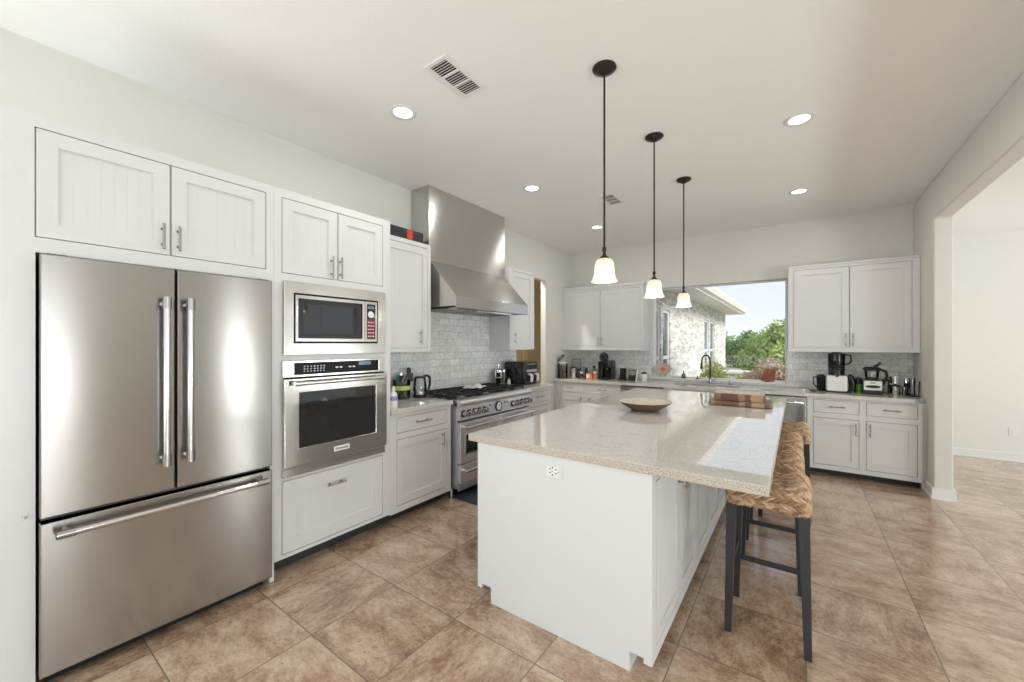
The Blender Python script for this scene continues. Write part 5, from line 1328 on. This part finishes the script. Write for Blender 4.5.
M().lathe([(0, 0), (0.022, 0), (0.018, 0.06), (0.021, 0.13), (0, 0.13)]).out('body', 'gloss_black', t, smooth=True); M().lathe([(0.020, 0.13), (0.022, 0.17), (0.012, 0.19), (0, 0.192)]).out('top', 'chrome', t, smooth=True)
t = thing('serving_tray', 'round black tray under the tumblers at the right end of the counter', 'tray', (3.636, 5.93, CT))
mb = M().lathe([(0, 0), (0.085, 0), (0.095, 0.014), (0.091, 0.014), (0.083, 0.004), (0, 0.004)], seg=36)
for v in mb.bm.verts: v.co.x *= 0.55
mb.out('tray', 'black_plastic', t, smooth=True)

# ================================================================== PANTRY CABINET
t = thing('pantry_cabinet', 'tall tan panelled cabinet seen through the doorway', 'cabinet', (-1.55, 5.0, 0), R90)
zs = [(0.12, 0.88), (0.92, 2.20), (2.24, 2.92)]
holes = [(0.06+i*0.62, 0.06+i*0.62+0.58, a, b) for i in range(4) for a, b in zs]
mb = M().plate((0, 2.56, 0.0, 3.02), holes, 0, 0.022); mb.box(0, 2.56, 0.0225, 0.55, 0, 3.02)
mb.out('body', 'tan_cabinet', t)
for h in holes: shaker(t, 'door', *h, 0.07, bead=None, m='tan_cabinet', handle=(h[0]+0.05, (h[2]+h[3])/2, True))
can(-1.05, 4.6, 'unseen pantry light added to brighten the tan cabinet beyond the doorway', H, 28)  # hidden lamp added so the pantry cabinet reads bright enough

# ================================================================== OUTDOORS
struct(M().box(-60, 60, WY+0.5, 140, -0.62, -0.5), 'ground', 'dirt')
struct(M().box(LX+0.13, 10.2, RY-0.1, LY+0.2, 2.76, 2.86), 'sun_blocker', 'eave_paint')  # unseen slab added to keep direct sun out of the adjoining room
# roof overhang of the kitchen wall
struct(M().box(0.61, 3.69, WY+0.22, 7.3, 2.50, 2.56).box(0.61, 3.69, 7.3, 7.36, 2.48, 2.68), 'trim_3', 'eave_paint')
def wing():
    X = 0.60; y0, y1 = WY+0.26, 15.6
    t = thing('house_wing', 'pale stone wing of the house with eave and narrow windows outside the kitchen window', 'building', (X, y0, 0))
    L = y1-y0
    wins = [(7.02, 7.52, 0.55, 2.13), (7.66, 8.18, 0.55, 2.13), (11.75, 12.42, 0.70, 2.14), (12.62, 13.35, 0.70, 2.14)]
    hl = [(a-y0, b-y0, c, d) for a, b, c, d in wins]
    M().plate((0, L, -0.55, 2.52), hl, -0.25, 0.0, 'X').out('wall', 'pale_limestone', t, merge=True)
    M().box(-4.0, -0.25, L-0.25, L, -0.55, 2.52).out('end_wall', 'pale_limestone', t)
    for a, b, c, d in hl:
        f = M().plate((a, b, c, d), [(a+0.06, b-0.06, c+0.06, (c+d)/2-0.16), (a+0.06, b-0.06, (c+d)/2-0.10, d-0.06)], -0.09, -0.03, 'X').out('window_frame', 'sash_white', t, merge=True)
        M().box(-0.065, -0.055, a+0.05, b-0.05, c+0.05, d-0.05).out('pane', 'outdoor_glass', f)
    M().box(-0.02, 0.48, 0.0, L+0.5, 2.52, 2.56).out('soffit', 'eave_paint', t)
    M().box(0.48, 0.52, 0.0, L+0.52, 2.50, 2.70).out('fascia', 'eave_paint', t)
    M().prism([(0.50, 2.50), (0.50, 2.70), (0.62, 2.70), (0.62, 2.66), (0.58, 2.56)], 0.0, L+0.5, 'Y').out('gutter', 'eave_paint', t)
    M().prism([(0.55, 2.70), (0.55, 2.74), (-4.0, 4.0), (-4.0, 3.96)], 0.0, L+0.5, 'Y').out('roof', 'roof_shingle', t)
wing()

def leaf_cloud(blobs, n, size, seed, cone=False):
    rr = random.Random(seed); mb = M()
    tot = sum(b[3]**2 for b in blobs)
    for (cx, cy, cz, r) in blobs:
        for k in range(int(n*r*r/tot)):
            d = Vector((rr.gauss(0, 1), rr.gauss(0, 1), rr.gauss(0, 1))).normalized(); q = r*(0.55+0.5*rr.random())
            p = Vector((cx, cy, cz)) + Vector((d.x*q, d.y*q, d.z*q*0.9))
            a = Vector((rr.uniform(-1, 1), rr.uniform(-1, 1), rr.uniform(-1, 1))).normalized(); b = a.cross(d+Vector((0.01, 0.02, 0.03))).normalized()
            s = size*rr.uniform(0.6, 1.3)
            mid = p+a*s*0.5
            vs = [mb.bm.verts.new(v) for v in (p, mid+b*s*0.28, p+a*s, mid-b*s*0.28)]
            mb.bm.faces.new(vs)
    return mb
def plant(name, label, cat, loc, blobs, n, size, seed, m, trunk=True, group=None):
    t = thing(name, label, cat, loc, 0, group)
    leaf_cloud(blobs, n, size, seed).out('foliage', m, t)
    mb = M(); rr = random.Random(seed+1)
    if trunk:
        top = max(b[2] for b in blobs)
        mb.tube([(0, 0, 0), (0.03, 0.02, top*0.4), (0.0, 0.0, top*0.8)], [0.11, 0.08, 0.03], 10)
        for b in blobs: mb.tube([(0.02, 0.01, top*0.35), ((b[0])*0.6, b[1]*0.6, (top*0.35+b[2])/2), (b[0], b[1], b[2])], [0.05, 0.03, 0.012], 8)
    else:
        for b in blobs: mb.tube([(b[0]*0.3, b[1]*0.3, 0), (b[0]*0.8, b[1]*0.8, b[2]*0.6), (b[0], b[1], b[2])], [0.025, 0.018, 0.008], 7)
    mb.out('trunk' if trunk else 'stem', 'bark', t, smooth=True)
    return t
g0 = -0.5
plant('tree', 'bushy light green tree filling the right side of the kitchen window', 'tree', (2.15, 13.0, g0),
      [(0, 0, 1.7, 0.70), (0.35, 0.2, 2.05, 0.55), (-0.35, 0.1, 1.45, 0.50), (0.7, 0, 1.4, 0.65), (0.15, -0.1, 2.25, 0.40), (-0.42, 0.2, 0.95, 0.42), (0.1, -0.3, 1.0, 0.7), (1.1, 0.1, 1.9, 0.6), (0.65, 0.1, 2.45, 0.38), (1.2, 0.3, 2.4, 0.5), (0.5, -0.1, 0.6, 0.7), (-0.1, 0, 0.5, 0.6), (-0.62, 0, 1.55, 0.34), (1.35, 0, 2.75, 0.4), (0.9, 0, 2.7, 0.4)], 16000, 0.12, 11, 'leaf_green')
plant('tree', 'dark green tree beside the far corner of the stone wing', 'tree', (0.75, 22.0, g0),
      [(0, 0, 1.8, 0.75), (-0.5, 0.2, 1.5, 0.7), (0.5, 0, 1.4, 0.7), (0.0, 0, 2.3, 0.35), (0.9, 0.2, 1.2, 0.6), (-1.0, 0.2, 1.6, 0.7)], 4500, 0.17, 12, 'leaf_dark')
plant('shrub', 'yellow green shrub outside the window behind the faucet', 'shrub', (1.28, 8.6, g0),
      [(0, 0, 1.15, 0.34), (-0.25, 0.1, 1.0, 0.28), (0.25, 0.05, 1.02, 0.28), (0.05, -0.1, 1.45, 0.20), (-0.1, 0.0, 0.75, 0.36), (0.2, 0, 0.7, 0.34)], 4200, 0.075, 13, 'leaf_yellow', False)
plant('shrub', 'pinkish flowering shrub behind the brown leaf ornament', 'shrub', (2.20, 9.6, g0),
      [(0, 0, 1.35, 0.34), (0.3, 0.1, 1.30, 0.30), (-0.28, 0.1, 1.2, 0.26), (0.1, -0.1, 1.0, 0.34), (-0.2, 0, 0.85, 0.32), (0.35, 0, 0.9, 0.3)], 4200, 0.07, 14, 'leaf_pink', False)
plant('shrub', 'low green shrub between the yellow shrub and the flowering shrub', 'shrub', (1.72, 10.4, g0),
      [(0, 0, 1.05, 0.28), (0.25, 0, 1.12, 0.26), (-0.2, 0, 0.85, 0.25), (0.05, 0, 0.6, 0.3)], 2600, 0.075, 15, 'leaf_green', False)
t = thing('garden_wall', 'low pale stone garden wall beyond the shrubs', 'garden wall', (0.9, 11.4, g0))
M().box(0, 2.6, 0, 0.35, 0, 1.22).out('wall', 'pale_limestone', t); M().box(-0.05, 2.65, -0.05, 0.40, 1.221, 1.29, 0.01).out('coping', 'eave_paint', t)
xs = [(-9, 60, 2.4), (-4.2, 50, 2.0), (0.6, 38, 1.8), (5.6, 44, 2.1), (-16, 66, 2.6), (11.5, 48, 2.2)]
for i, (x, y, r) in enumerate(xs):
    lb = 'distant dark tree on the horizon beyond the stone wing' 
    plant('distant_tree', lb, 'tree', (x, y, g0), [(0, 0, r*0.75, r), (r*0.8, 0.3, r*0.6, r*0.8), (-r*0.8, 0.2, r*0.55, r*0.8)], 1500, 0.35, 40+i, 'leaf_dark', True, 'trees on the horizon')
